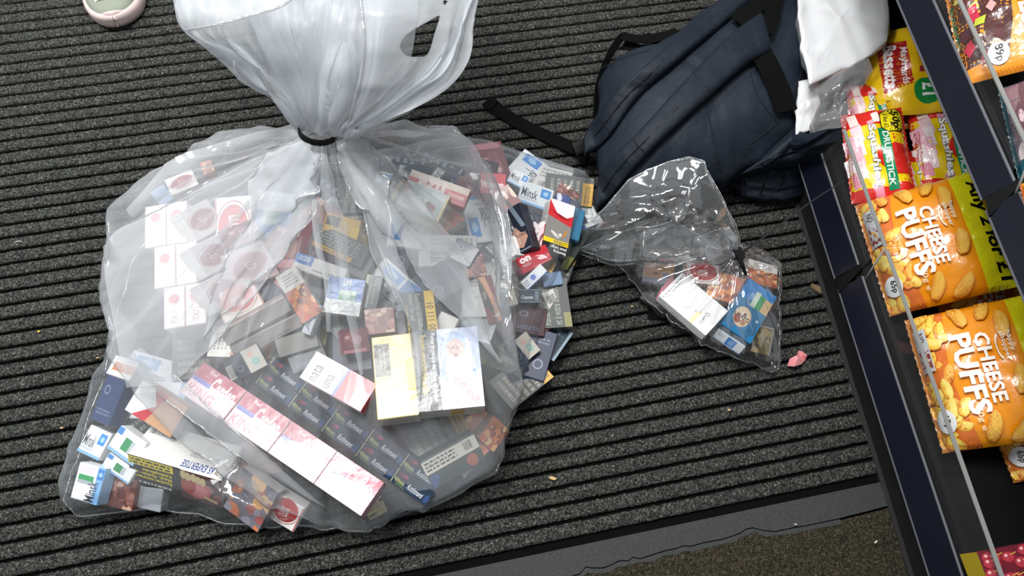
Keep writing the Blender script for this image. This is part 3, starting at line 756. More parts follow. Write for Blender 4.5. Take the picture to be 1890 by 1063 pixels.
def d_bluesq(F): F.front.rect(0.40, 0.1, 0.72, 0.95, '1f7fd4').lines(0.48, 0.25, 0.64, 0.75, 3, 'a8d0f4', 2).rect(0, 0.9, 1, 1, '9fc4e4').rect(0.05, 0.2, 0.3, 0.5, 'd6dde4')
def d_orange(F): F.front.picture(0, 0, 1, 1, FLAME, 33, 18, 0.4)
def d_emb(F): F.front.ring(0.3, 0.3, 0.14, 0.10, 0.25, '8a94aa').lines(0.15, 0.7, 0.85, 0.85, 2, '6a7690', 4)
# ------------------------------------------------------------------ packs inside the large sack
G_BIG = 'cigarette packs inside the large sack'
def bp(label, p0, p1, p3, z, body, design=None, **k): return pack(label, p0, p1, p3, z, body=body, design=design, **k)

# lower left corner of the sack
bp('navy blue cigarette pack lying by the sack\'s corner beside the white packs', (197, 690), (231, 703), (167, 773), (.075, .085, .06), '253a66', d_emb, depth=.026)
bp('navy cigarette pack bearing a white and orange tax stamp', (208, 650), (258, 666), (193, 690), (.07, .075, .07), '1f2b46', d_stamp)
bp('white and red chevron cigarette pack lying by the navy packs', (226, 763), (259, 708), (318, 801), (.085, .10, .085), 'd9a67a', d_chev, sides={'left': '9a9a9c', 'bottom': '8f8f92'})
bp('white pack with a vertical name and green band in the sack\'s corner', (143, 851), (192, 864), (133, 920), (.062, .07, .05), 'f1f4f6', d_minsk, depth=.02)
bp('white and pale blue cigarette pack under the navy one in the sack\'s corner', (166, 782), (205, 800), (143, 832), (.055, .06, .05), 'f0f3f5', d_minsk3)
bp('white pack with a green stripe tilted against the black and yellow carton', (230, 789), (190, 821), (278, 823), (.085, .075, .085), 'f0f2f3', d_minsk2)
bp('white pack with green stripe below its twin beside the carton', (206, 838), (182, 857), (256, 872), (.07, .062, .065), 'eef1f2', d_minsk2)
bp('pack with a brown flesh picture at the sack\'s lower edge', (193, 872), (250, 884), (190, 932), (.045, .05, .03), '8a5a44', d_flesh, depth=.018)
bp('silver grey pack end behind the flesh picture pack', (250, 884), (300, 895), (248, 936), (.04, .045, .025), '9aa0a6', None, depth=.018)
bp('long white carton with a black and yellow warning and a teeth picture', (408, 938), (241, 890), (410, 887), (.035, .04, .085), 'e9e8e4', d_expert, depth=.062, name='tobacco_carton', cat='carton')
bp('pack with a bright red and orange fruit-like picture beside the carton', (442, 857), (506, 904), (420, 941), (.075, .075, .04), '7a7884', d_fruit, depth=.02)
bp('white pack with a round red logo at the sack\'s lower edge', (507, 906), (560, 938), (491, 953), (.06, .055, .035), 'f3f1ee', d_lux, depth=.02)
bp('grey card pack end beside the teeth carton', (412, 880), (442, 858), (408, 940), (.085, .085, .035), 'b3b2b0', None, depth=.02)

def straight_row(pa, pb, pw, z, n):
    """n equal packs in a straight level row: far edge pa-pb, pw a point on the near edge"""
    A, B = P(*pa, z), P(*pb, z); U = (B - A).normalized(); W = (B - A).length / n
    V = Vector((U.y, -U.x, 0)); h = abs((P(*pw, z) - A).dot(V))
    for i in range(n):
        a = A + U * (W * i + .0004)
        yield to_px(a), to_px(a + U * (W - .0008)), to_px(a + V * (h - .0006))
# pink row of packs
for i, (q0, q1, q3) in enumerate(straight_row((376, 668), (709, 891), (625, 925), .132, 4)):
    pack('pink and white cigarette pack in the cellophane row of four', q0, q1, q3, .132, depth=.03, body='d9aab2', design=d_carden, mat='wrap', group='row of pink packs in the large sack')
# dark blue bundle, tops upward
for pa, pb, pw, nm in (((489, 684), (803, 910), (630, 823), 'beside the pink row'), ((508, 660), (820, 884), (650, 798), 'away from the pink row')):
    for i, (q0, q1, q3) in enumerate(straight_row(pa, pb, pw, .098, 5)):
        dz = .010 * i
        pack('dark blue floral cigarette pack standing in the bundle of ten ' + nm, q0, q1, q3, (.116 - dz, .106 - dz, .110 - dz), depth=.07 - dz, body='1d2d42', design=d_rothmans, mat='card', group='bundle of dark blue packs ' + nm)

# left white bundle
for r in range(4):
    for c in range(2):
        x0 = 259 + 17.5 * r + 39 * c; y0 = 383 + 75 * r - 6 * c
        if r == 3: continue
        pack('white cigarette pack with a red dot standing in the white bundle', (x0, y0), (x0 + 38, y0 - 6), (x0 + 17.5, y0 + 74), (.130, .132, .128), depth=.06, body='efeae8', design=d_dot, mat='wrap' if r == 2 else 'card', group='bundle of white packs in the large sack')
for r in range(3):
    x0 = 338 + 18 * r; y0 = 392 + 66 * r
    pack('white cigarette pack front with a dark red oval beside the white bundle', (x0, y0 - 4), (x0 + 54, y0 - 30), (x0 + 17, y0 + 58), (.15, .11, .14), depth=.022, body='e4e0dd', design=d_oval, mat='wrap', group='oval logo packs in the large sack')
bp('white pack with a faded red oval near the back of the sack', (305, 331), (355, 310), (314, 362), (.10, .10, .10), 'ebe6e0', d_oval)
bp('small orange cigarette pack near the back of the sack', (369, 301), (389, 294), (376, 322), (.10, .10, .10), 'c8664a', d_orange)
bp('blue grey cigarette pack between the white packs near the back of the sack', (280, 352), (306, 336), (292, 385), (.08, .08, .08), '6a86ac', None)
bp('dark purple cigarette pack beside the oval logo packs', (402, 428), (470, 402), (418, 462), (.12, .11, .12), '5a4a5e', d_heart)
bp('pale pink cigarette pack buried right of the white bundle', (412, 470), (490, 440), (432, 540), (.12, .11, .12), 'cdb9b6', d_oval)
bp('beige cigarette pack under the haze beside the white bundle', (395, 545), (470, 512), (410, 600), (.13, .125, .125), 'd6cfc4', d_lux)

# middle of the heap
bp('long grey-beige carton edge in the middle of the heap', (405, 612), (526, 546), (418, 640), (.165, .165, .15), 'b6b0aa', None, depth=.02, mat='wrap', name='tobacco_carton', cat='carton')
bp('grey-beige carton edge below its twin in the middle of the heap', (424, 641), (548, 579), (437, 664), (.145, .145, .13), 'aca69f', d_emb, depth=.02, mat='wrap', name='tobacco_carton', cat='carton')
bp('pack with an orange flame picture standing on the grey cartons', (512, 509), (549, 487), (553, 600), (.165, .17, .15), 'd9d5ce', d_flame, depth=.024, mat='wrap')
bp('small white pack end with a blue script logo', (583, 561), (599, 567), (549, 611), (.155, .155, .14), 'd0d6de', d_script)
bp('white pack with blue corner behind the flame picture pack', (548, 464), (640, 496), (540, 494), (.145, .145, .14), 'e4e2dd', d_quit)
bp('dark red and black cigarette pack behind the film pleat', (572, 398), (594, 402), (530, 476), (.15, .15, .13), '7c3040', None)
bp('gold and yellow tobacco pack under the pleats', (606, 392), (670, 409), (590, 432), (.15, .15, .135), 'dcb45c', d_gold, name='tobacco_pouch', cat='tobacco pack')
bp('dark pack with grey warning text and a yellow strip', (590, 412), (684, 456), (571, 450), (.14, .14, .13), '3c3f3c', d_warngrey)
bp('dark green pack behind the grey warning pack', (640, 445), (690, 466), (630, 500), (.125, .125, .12), '38423e', None)
bp('blue and green cigarette pack in the middle of the heap', (604, 508), (670, 517), (600, 576), (.15, .15, .14), 'd7dad8', d_blue, mat='wrap')
bp('dark pack with warning text running down it', (668, 504), (697, 509), (674, 570), (.14, .14, .13), '2a302e', d_text_dark)
bp('brown flesh picture pack beside the gold pack', (672, 572), (726, 566), (676, 618), (.135, .135, .13), 'b07a5c', d_flesh)
bp('dark red pack picturing an organ', (632, 611), (686, 603), (620, 657), (.14, .14, .125), '6e2f3a', d_heart)
bp('white and red pack with grey lettering lying above the dark blue bundle', (557, 690), (589, 642), (661, 766), (.140, .142, .140), 'f4f2ef', d_nata, depth=.022)
bp('navy pack with a silver security seal', (416, 662), (470, 634), (445, 700), (.14, .14, .13), '20283a', d_silver)
bp('black pack with a barcode label beside the pink row', (405, 672), (440, 655), (438, 716), (.125, .125, .115), '22262e', d_bar)
bp('olive grey cigarette pack above the silver seal', (500, 628), (575, 605), (520, 660), (.13, .13, .125), '6a6c64', None)
bp('dark navy cigarette pack beside the white and red pack', (520, 650), (585, 622), (545, 690), (.12, .12, .115), '28303c', d_emb)

# right of the heap
bp('gold tobacco pack with a dark label patch', (684, 623), (757, 614), (698, 775), (.152, .152, .152), 'e4cf8c', d_gold, depth=.035, mat='wrap', name='tobacco_pouch', cat='tobacco pack')
bp('gold tobacco pack with a hospital photo and black French warning', (880, 600), (895, 747), (759, 614), (.150, .150, .152), 'e0cb8a', d_cardiac, depth=.035, mat='wrap', name='tobacco_pouch', cat='tobacco pack')
bp('black warning pack with a yellow telephone strip above the gold packs', (798, 530), (808, 606), (744, 546), (.13, .13, .135), '1c2622', d_warn111)
bp('blue cigarette pack corner above the black warning pack', (742, 508), (782, 536), (745, 545), (.12, .12, .12), '3f82c4', None)
bp('white pack corner beside the yellow telephone strip', (806, 570), (840, 585), (806, 610), (.115, .115, .11), 'dcdcd8', None)
bp('dark green pack with a white text label at the heap\'s right', (776, 853), (874, 798), (800, 905), (.085, .085, .06), '2c3a38', d_label)
bp('navy pack at the right foot of the dark blue bundle', (815, 868), (880, 824), (840, 905), (.06, .06, .04), '272f44', d_emb)
bp('brown tobacco picture pack at the sack\'s right edge', (888, 800), (918, 760), (905, 842), (.07, .07, .05), '8a6a4c', d_orange)
bp('cream pack side below the pink row', (678, 950), (712, 932), (682, 962), (.045, .045, .035), 'bdb695', d_bar)
bp('black cigarette pack under the pink row\'s end', (690, 925), (760, 900), (720, 962), (.04, .04, .025), '1c2028', None)
bp('gold tin with a doctor picture near the sack\'s right shoulder', (729, 319), (834, 362), (700, 365), (.155, .15, .15), 'cdbf92', d_doctor, depth=.045, name='tobacco_tin', cat='tin', bev=.005)
bp('red and white cigarette pack behind the gold tin', (760, 312), (868, 350), (748, 345), (.125, .12, .12), 'c22c38', d_redword)
bp('navy cigarette pack below the gold tin', (830, 430), (872, 452), (838, 480), (.12, .12, .115), '26324a', d_emb)
bp('pack with a pink flesh picture below the navy one', (852, 472), (888, 468), (866, 512), (.115, .11, .11), 'c08a78', d_flesh)
bp('maroon pack with a tan curved picture', (878, 513), (904, 507), (905, 598), (.115, .115, .10), '6f2a34', d_curve)
bp('cream cigarette pack beside the maroon pack', (915, 520), (945, 512), (925, 570), (.09, .09, .08), 'd4cfbe', d_bar)
bp('red cigarette pack with white lettering at the right shoulder', (888, 318), (934, 322), (886, 356), (.105, .10, .10), 'b8283a', d_ton)
bp('dark purple pack above the red lettered one', (880, 290), (920, 300), (876, 322), (.09, .085, .09), '3a2c3c', d_emb)
bp('pack with a red and white medical picture and dark lettering', (936, 338), (962, 371), (908, 362), (.105, .10, .10), '9a4a44', d_insult)
bp('black pack with a hand picture and upside-down lettering', (934, 388), (963, 371), (950, 474), (.095, .115, .085), '1d2433', d_smokeuk)
bp('white pack with a blue square nearest the sack\'s right edge', (952, 311), (984, 328), (932, 332), (.075, .07, .075), 'eceff2', d_minsk3)
bp('white pack with blue square lying below the first', (970, 332), (1028, 353), (950, 368), (.07, .06, .075), 'e6eaee', d_minsk3)
bp('royal blue cigarette pack behind the white and red one', (1028, 356), (1054, 362), (1024, 380), (.06, .055, .06), '26408e', d_emb)
bp('tan picture pack near the sack\'s right corner', (1035, 332), (1072, 352), (1028, 352), (.05, .045, .055), 'b58a70', d_flesh)
bp('white and red chevron pack with a bent cigarette picture', (1008, 362), (1053, 378), (1007, 468), (.10, .085, .085), '1b1d22', d_marl, depth=.024)
bp('teal blue cigarette pack behind the bent cigarette pack', (1054, 380), (1076, 387), (1052, 440), (.07, .065, .06), '2f7296', None, depth=.03)
bp('bright red cigarette pack with white lettering at the sack\'s right', (951, 479), (1006, 451), (967, 506), (.095, .09, .085), 'c8303c', d_onred, sides={'right': 'd0323e', 'bottom': 'c02c38'}, depth=.03)
bp('white cigarette pack with a blue emblem', (960, 522), (997, 487), (975, 535), (.085, .085, .08), 'f2f3f5', d_emblem)
bp('slate blue cigarette pack with white script', (959, 534), (998, 534), (960, 558), (.08, .08, .075), '2c3c48', d_chap)
bp('white cigarette pack with a barcode at the sack\'s right edge', (1006, 540), (1026, 530), (1012, 580), (.06, .055, .05), 'e2e1dc', d_barwhite)
bp('pale blue cigarette pack under the white emblem pack', (1000, 505), (1036, 500), (1004, 530), (.065, .06, .06), '7f96b4', None)
bp('navy pack with a cream hologram label', (934, 640), (973, 608), (958, 680), (.065, .07, .05), '2a3346', d_silver)
bp('dark maroon cigarette pack behind the hologram label pack', (950, 560), (1010, 570), (945, 612), (.06, .055, .055), '4c2e34', d_emb)
bp('deep blue cigarette pack at the sack\'s right foot', (940, 690), (978, 672), (945, 725), (.045, .045, .035), '26304a', None)

# half-buried packs that fill the gaps
rnd = random.Random(11)
FILL = [('plain navy', '25304a', d_emb), ('black and olive', '1b1e25', d_warngrey), ('dark red organ-picture', '6a2a36', d_heart), ('white barcoded', 'd9d8d4', d_barwhite), ('blue and green', 'c8ccd0', d_blue), ('flesh-picture', '9a6a58', d_flesh), ('flame-picture', 'd0ccc4', d_flame), ('white blue-square', 'e4e8ec', d_minsk3), ('black text-covered', '2a302e', d_text_dark), ('white red-circle', 'ebe7e3', d_lux), ('slate script', '2c3c48', d_chap), ('grey photo', '8c8e90', d_fruit)]
def inpoly(x, y, poly):
    c = False; j = len(poly) - 1
    for i in range(len(poly)):
        if (poly[i][1] > y) != (poly[j][1] > y) and x < (poly[j][0] - poly[i][0]) * (y - poly[i][1]) / (poly[j][1] - poly[i][1]) + poly[i][0]: c = not c
        j = i
    return c
FOOT = [(345, 390), (450, 370), (600, 345), (760, 300), (880, 310), (960, 350), (1020, 420), (1000, 520), (960, 620), (925, 740), (850, 850), (740, 905), (620, 915), (480, 880), (300, 830), (250, 790), (260, 690), (330, 640)]
CEN = [(330, 430), (450, 380), (600, 350), (760, 360), (860, 420), (900, 560), (860, 720), (740, 800), (560, 760), (400, 640)]
KEEP = [[(350, 650), (520, 630), (850, 880), (830, 960), (640, 980), (320, 730)], [(670, 590), (910, 580), (920, 790), (680, 800)], [(250, 370), (400, 350), (440, 640), (290, 640)], [(540, 630), (600, 620), (700, 750), (650, 790)]]
n_fill = 0
RIM = [(1035, 405, 0), (1058, 400, 4), (1040, 450, 8), (1022, 500, 1), (1018, 560, 8), (990, 575, 0), (1000, 615, 10), (985, 650, 0), (962, 700, 1), (905, 300, 2), (985, 318, 7), (1050, 350, 1), (1012, 345, 3), (975, 440, 2), (985, 500, 9), (925, 650, 8), (935, 560, 4)]
for x, y, k in RIM:
    cN, hx, dz = FILL[k]; z = .042 + rnd.uniform(-.006, .006); a = rnd.uniform(0, math.pi); u_ = Vector((math.cos(a), math.sin(a), 0)); w_ = Vector((-u_.y, u_.x, 0))
    A = P(x, y, z) - u_ * .0275 + w_ * .04
    pack('%s cigarette pack low against the film at the large sack\'s right rim' % cN, to_px(A), to_px(A + u_ * .055), to_px(A - w_ * .08), (z, z + rnd.uniform(-.012, .012), z + rnd.uniform(-.012, .012)), body=hx, design=dz, group='%s packs along the right rim of the large sack' % cN)
for gy in range(300, 910, 56):
    for gx in range(220, 1020, 74):
        x = gx + rnd.uniform(-16, 16); y = gy + rnd.uniform(-12, 12)
        if not inpoly(x, y, FOOT) or any(inpoly(x, y, q) for q in KEEP): continue
        mid = inpoly(x, y, CEN)
        z = 0.098 if mid else 0.045
        z += rnd.uniform(-.008, .008)
        a = rnd.uniform(0, math.pi); cN, hx, dz = FILL[rnd.choice((0, 0, 0, 1, 1, 1, 2, 2, 3, 4, 5, 5, 6, 7, 8, 8, 9, 10, 10, 10))]
        ux, uy = math.cos(a), math.sin(a)
        cpt = P(x, y, z)
        A = cpt - Vector((ux, uy, 0)) * .0275 + Vector((-uy, ux, 0)) * .044
        q0 = to_px(A); q1 = to_px(A + Vector((ux, uy, 0)) * .055); q3 = to_px(A - Vector((-uy, ux, 0)) * .088)
        t = rnd.uniform(-.01, .01)
        pack('%s cigarette pack half buried in the heap inside the large sack' % cN, q0, q1, q3, (z, z + t, z - t), body=hx, design=dz, group='%s packs half buried in the large sack' % cN)
        n_fill += 1

# ------------------------------------------------------------------ packs inside the small bag
sp = bp
sp('pack with a face photo at the small bag\'s left end', (1198, 484), (1254, 491), (1176, 522), (.05, .055, .035), 'b98e74', d_face, depth=.02)
sp('pink cigarette pack edge under the white lettered pack', (1232, 510), (1252, 518), (1207, 553), (.045, .05, .03), 'c2566e', None, depth=.02)
sp('white cigarette pack with small black lettering in the small bag', (1217, 545), (1259, 502), (1302, 620), (.064, .064, .064), 'fafafa', d_quad, depth=.022, sides={'right': 'd9d9d8', 'bottom': 'dededc'})
sp('white pack with a red round logo at the small bag\'s neck', (1268, 484), (1332, 490), (1264, 520), (.062, .062, .06), 'f0ecea', d_lux)
sp('orange picture pack under the small bag\'s neck', (1318, 498), (1380, 516), (1300, 545), (.058, .06, .055), 'd8a078', d_orange)
sp('pack with an orange brown picture at the small bag\'s right end', (1384, 478), (1437, 493), (1378, 518), (.05, .04, .05), 'c27a4c', d_flame)
sp('bright blue cigarette pack with a round food picture', (1389, 517), (1440, 553), (1326, 593), (.07, .06, .068), '1f6f9e', d_chapo, depth=.022)
sp('white pack with a blue square at the small bag\'s lower edge', (1325, 606), (1375, 640), (1316, 622), (.05, .045, .035), 'e9eef2', d_bluesq)
sp('olive brown picture pack at the small bag\'s lower corner', (1407, 601), (1440, 610), (1374, 645), (.045, .035, .04), '6a5c34', d_olive)
sp('dark grey cigarette pack under the blue pack in the small bag', (1380, 560), (1436, 575), (1372, 612), (.04, .035, .038), '2c3038', None)
sp('black cigarette pack under the face photo pack', (1190, 535), (1230, 560), (1180, 550), (.025, .025, .022), '22262c', None, depth=.018)
sp('navy cigarette pack in the middle of the small bag', (1290, 545), (1350, 560), (1280, 590), (.042, .04, .04), '25304a', None)
# ------------------------------------------------------------------ sack film
def star_polygon(pts, ctr, n):
    """world points (x, y, z) around a centre -> radius and height at n even angles"""
    ang = np.array([math.atan2(p.y - ctr.y, p.x - ctr.x) for p in pts]); rad = np.array([math.hypot(p.x - ctr.x, p.y - ctr.y) for p in pts]); zz = np.array([p.z for p in pts])
    o = np.argsort(ang); ang, rad, zz = ang[o], rad[o], zz[o]
    X = rad * np.cos(ang); Y = rad * np.sin(ang)
    R = np.zeros(n); Z = np.zeros(n)
    for i in range(n):
        t = -math.pi + 2 * math.pi * i / n
        j = np.searchsorted(ang, t) % len(ang); k = j - 1
        d = (math.cos(t), math.sin(t))
        ex, ey = X[j] - X[k], Y[j] - Y[k]
        den = d[0] * ey - d[1] * ex
        den = den if abs(den) > 1e-9 else 1e-9
        r = (X[k] * ey - Y[k] * ex) / den
        s = (X[k] * d[1] - Y[k] * d[0]) / den
        s = min(max(s, 0), 1)
        R[i] = r; Z[i] = zz[k] + (zz[j] - zz[k]) * s
    return R, Z

def creases(V, Nrm, rs, count, amp, length, width, focus=None, spread=.5):
    """sharp little ridges and valleys pressed into a sheet"""
    n = len(V)
    for _ in range(count):
        c = V[rs.randint(n)]
        a = rs.uniform(0, math.pi)
        if focus is not None: a = math.atan2(c[1] - focus.y, c[0] - focus.x) + rs.randn() * spread
        d = np.array([math.cos(a), math.sin(a)])
        L = length * rs.uniform(0.5, 1.4); W = width * rs.uniform(0.5, 1.5); A = amp * rs.choice([-1, 1]) * rs.uniform(0.4, 1.2)
        q = V[:, :2] - c[:2]
        al = q @ d; ac = q @ np.array([-d[1], d[0]])
        w = np.clip(1 - np.abs(ac) / W, 0, 1) * np.clip(1 - (al / L) ** 2, 0, 1)
        V += Nrm * (A * w)[:, None]
    return V

def grid_normals(G):
    du = np.roll(G, -1, 0) - np.roll(G, 1, 0)
    dv = np.zeros_like(G); dv[:, 1:-1] = G[:, 2:] - G[:, :-2]; dv[:, 0] = G[:, 1] - G[:, 0]; dv[:, -1] = G[:, -1] - G[:, -2]
    n = np.cross(dv, du); L = np.linalg.norm(n, axis=2, keepdims=True); L[L < 1e-9] = 1
    return n / L

def ring_faces(n, m, j0=0, j1=None, i_ok=None):
    f = []
    j1 = m - 1 if j1 is None else j1
    for i in range(n):
        k = (i + 1) % n
        if i_ok is not None and not i_ok(i): continue
        for j in range(j0, j1): f.append((i * m + j, i * m + j + 1, k * m + j + 1, k * m + j))
    return f

rs = np.random.RandomState(5)
UP = [(402, 243, .15), (300, 310, .15), (235, 350, .15), (197, 385, .14), (188, 470, .14), (183, 555, .135), (193, 610, .13), (210, 668, .13), (255, 735, .125), (330, 815, .115), (410, 880, .10), (500, 935, .07), (590, 968, .04), (640, 977, .03), (700, 962, .03), (780, 940, .04), (850, 905, .055), (905, 862, .07), (940, 780, .09), (957, 715, .105), (953, 640, .12), (940, 560, .13), (947, 470, .14), (930, 380, .15), (900, 305, .15), (870, 262, .15), (840, 231, .16), (740, 232, .17), (640, 236, .18), (560, 238, .18), (470, 238, .16)]
LO = [(207, 652, .004), (165, 780, .004), (121, 928, .004), (148, 957, .004), (290, 940, .004), (420, 970, .004), (560, 973, .004), (640, 979, .004), (700, 965, .004), (780, 943, .004), (850, 910, .004), (905, 868, .004), (950, 752, .004), (1000, 655, .004), (1040, 540, .004), (1062, 465, .004), (1088, 405, .004), (1096, 346, .004), (1000, 315, .004), (920, 285, .004), (860, 275, .004), (700, 300, .004), (500, 310, .004), (400, 340, .004), (300, 410, .004), (245, 490, .004), (222, 570, .004)]
NT, MA, MB = 420, 64, 26
CTR = P(590, 610, .06)
RU, ZU = star_polygon([P(x, y, z) for x, y, z in UP], CTR, NT)
RL, ZL = star_polygon([P(x, y, z) for x, y, z in LO], CTR, NT)
ZN = 0.335
NECK = P(598, 240, ZN)
G = np.zeros((NT, MA + MB, 3))
th = -math.pi + 2 * math.pi * np.arange(NT) / NT
pl = np.zeros(NT)
for kf, am in ((9, 1.0), (16, 0.9), (27, 0.7), (43, 0.45)):
    ph = rs.uniform(0, 6.28); pl += am * (1 - 2 * np.abs(((th * kf / (2 * math.pi) + ph + 0.35 * np.sin(2 * th + ph)) % 1.0) * 2 - 1))
for i in range(NT):
    d = np.array([math.cos(th[i]), math.sin(th[i])])
    rim = np.array([CTR.x, CTR.y]) + d * RU[i]
    n0 = np.array([NECK.x, NECK.y]) + d * .017
    s = np.linspace(0, 1, MA)
    # neck -> shoulder -> rim
    b0, b1, b2, b3 = (1 - s) ** 3, 3 * s * (1 - s) ** 2, 3 * s * s * (1 - s), s ** 3
    fr = b1 * .22 + b2 * .87 + b3
    front = .5 - .5 * math.sin(th[i])
    zz = b0 * ZN + b1 * (.25 + .012 * front) + b2 * (ZU[i] + .012 + .05 * front) + b3 * ZU[i]
    G[i, :MA, 0] = n0[0] + (rim[0] - n0[0]) * fr; G[i, :MA, 1] = n0[1] + (rim[1] - n0[1]) * fr; G[i, :MA, 2] = zz
    # rim -> tucked under -> floor
    q = np.linspace(0, 1, MB + 1)[1:]
    ru, rl, zu = RU[i], RL[i], ZU[i]
    ext = rl - ru
    if ext > .004:
        kx = min(1.0, ext / .05)
        rad = np.interp(q, [0, .14, .30, .72, .90, 1], [ru, ru - .022 * kx, ru - .028 * kx + .004, rl - .030 * kx, rl - .004, rl])
        hz = np.interp(q, [0, .14, .30, .72, .90, 1], [zu, zu - .014, min(zu - .02, .100), .082 * min(1, .4 + kx) * min(1, zu / .06), .030, ZL[i]])
    else:
        rad = np.interp(q, [0, .3, .7, 1], [ru, ru + .003, (ru + rl) / 2, rl]); hz = np.interp(q, [0, .3, .7, 1], [zu, zu * .75, zu * .35, ZL[i]])
    G[i, MA:, 0] = CTR.x + d[0] * rad; G[i, MA:, 1] = CTR.y + d[1] * rad; G[i, MA:, 2] = hz
Nn = grid_normals(G)
sA = np.concatenate([np.linspace(0, 1, MA), np.ones(MB)])
amp = 0.0042 * np.sin(np.pi * np.clip(sA, 0, 1)) * (1 - 0.55 * sA) + 0.0015 * (sA < 1)
G += Nn * (pl[:, None] * amp[None, :])[:, :, None]
V = G.reshape(-1, 3); NV = Nn.reshape(-1, 3)
keep = np.ones(len(V)); 
V0 = V.copy()
V = creases(V, NV, rs, 40, .0075, .12, .022, NECK, .5)
V = creases(V, NV, rs, 50, .0035, .08, .010, NECK, .5)
low = np.array([noise.noise(Vector(p) * 9.0) for p in V0])
V += NV * (low * .006)[:, None] * (np.tile(sA, NT) < 1)[:, None]
V[:, 2] = np.maximum(V[:, 2], .003)
M_ = MA + MB
sack = empty('plastic_sack', CTR - Vector((0, 0, .06)))
tag(sack, 'large milky plastic sack of cigarette packs tied shut with a black tie', 'plastic sack')
upper = mesh('upper_film', V, ring_faces(NT, M_, 0, MA + 4))
child('upper_film', upper, MT['milky'], sack, True)
lower = mesh('lower_film', V, ring_faces(NT, M_, MA + 4, M_ - 1))
bm = bmesh.new(); bm.from_mesh(lower); bmesh.ops.delete(bm, geom=[v for v in bm.verts if not v.link_faces], context='VERTS'); bm.to_mesh(lower); bm.free()
lf = child('lower_film', lower, MT['clear'], sack, True)
vv, ff = tube([Vector(V[i * M_ + M_ - 2]) for i in range(NT)], .0009, 6)
link('hem', mesh('hem', vv, ff), MT['fold'], lf, True)
bm = bmesh.new(); bm.from_mesh(upper); bmesh.ops.delete(bm, geom=[v for v in bm.verts if not v.link_faces], context='VERTS'); bm.to_mesh(upper); bm.free()
TREE = BVHTree.FromPolygons([tuple(v.co) for v in upper.vertices], [tuple(p.vertices) for p in upper.polygons])
def on_film(x, y, lift=.003, fallback=.2):
    d = (CAM_M @ Vector(((x - 945.0) / FPX, -(y - 531.5) / FPX, -1.0))).normalized()
    h = TREE.ray_cast(CAM_P, d)
    if h[0] is None: return P(x, y, fallback)
    nn = h[1] if h[1].z > 0 else -h[1]
    return h[0] + nn * lift

def pleat(line, widths, lift=.004, name='pleat', mat='flap', n=40, bow=.006):
    """a doubled-over fold of film lying on the sack"""
    c = [on_film(x, y, lift) for x, y in smooth_line(line, n)]
    for _ in range(3): c = [c[0]] + [(c[i - 1] + c[i] * 2 + c[i + 1]) / 4 for i in range(1, n - 1)] + [c[-1]]
    w = np.interp(np.linspace(0, 1, n), np.linspace(0, 1, len(widths)), widths)
    v = []; f = []; K = 7
    for i in range(n):
        t = (c[min(i + 1, n - 1)] - c[max(i - 1, 0)]).normalized()
        up = (CAM_P - c[i]).normalized(); s = t.cross(up).normalized(); u = s.cross(t)
        for k in range(K):
            a = k / (K - 1) * 2 - 1
            wob = .12 * math.sin(i * .35 + k) 
            v.append(c[i] + s * (a + wob * (abs(a) > .9)) * w[i] * .5 + u * (bow * (1 - a * a) * min(1, w[i] / .03)))
    for i in range(n - 1):
        for k in range(K - 1): f.append((i * K + k, i * K + k + 1, (i + 1) * K + k + 1, (i + 1) * K + k))
    return child(name, mesh(name, v, f), MT[mat], sack, True)
mm = .00072
def flap(left, right, name='fold_flap', lift=.005, mat='flap', n=44, K=14, bow=.010, seed=0, taper=None):
    """a wide doubled-over fold of film, straight edged, lying on the sack"""
    r = np.random.RandomState(seed)
    Lp = smooth_line(left, n); Rp = smooth_line(right, n)
    if taper:      # the fold runs out to a point
        for i in range(n):
            t = i / (n - 1); k = 1 - max(0, (t - taper) / (1 - taper)) ** 1.3
            m_ = (Lp[i] * .35 + Rp[i] * .65); Lp[i] = m_ + (Lp[i] - m_) * k; Rp[i] = m_ + (Rp[i] - m_) * k
    v = np.zeros((n, K, 3))
    for i in range(n):
        for k in range(K):
            t = k / (K - 1); x = Lp[i][0] + (Rp[i][0] - Lp[i][0]) * t; y = Lp[i][1] + (Rp[i][1] - Lp[i][1]) * t
            v[i, k] = on_film(x, y, lift + bow * math.sin(math.pi * t) * (.6 + .4 * math.sin(i * .22 + seed)))
    for _ in range(4): v[1:-1] = (v[:-2] + 2 * v[1:-1] + v[2:]) / 4
    for _ in range(2): v[:, 1:-1] = (v[:, :-2] + 2 * v[:, 1:-1] + v[:, 2:]) / 4
    f = [(i * K + k, i * K + k + 1, (i + 1) * K + k + 1, (i + 1) * K + k) for i in range(n - 1) for k in range(K - 1)]
    o = child(name, mesh(name, v.reshape(-1, 3), f), MT[mat], sack, True)
    for k, nm in ((0, 'rolled_edge'), (K - 1, 'rolled_edge')):
        i0 = r.randint(2, n // 3); i1 = r.randint(n // 2, n - 2)
        pts = [Vector(v[i, k]) + Vector((0, 0, .0008)) + Vector(r.randn(3) * .0005) for i in range(i0, i1)]
        vv, ff = sweep([Vector(q) for q in smooth_line(pts, 60)], list(.35 + .65 * np.sin(np.linspace(.1, 3.04, 60)) * (.7 + .3 * np.sin(np.linspace(0, 14, 60)))), [(math.cos(a) * .0017, math.sin(a) * .0012) for a in np.linspace(0, 2 * math.pi, 9)[:-1]])
        link(nm, mesh(nm, vv, ff), MT['fold'], o, True)
    return o
pleat([(590, 252), (600, 330), (622, 430), (645, 540), (664, 640), (672, 690)], [22 * mm, 24 * mm, 26 * mm, 18 * mm, 12 * mm, 6 * mm])
pleat([(580, 252), (583, 330), (588, 420), (598, 520), (604, 610)], [14 * mm, 16 * mm, 12 * mm, 10 * mm, 8 * mm])
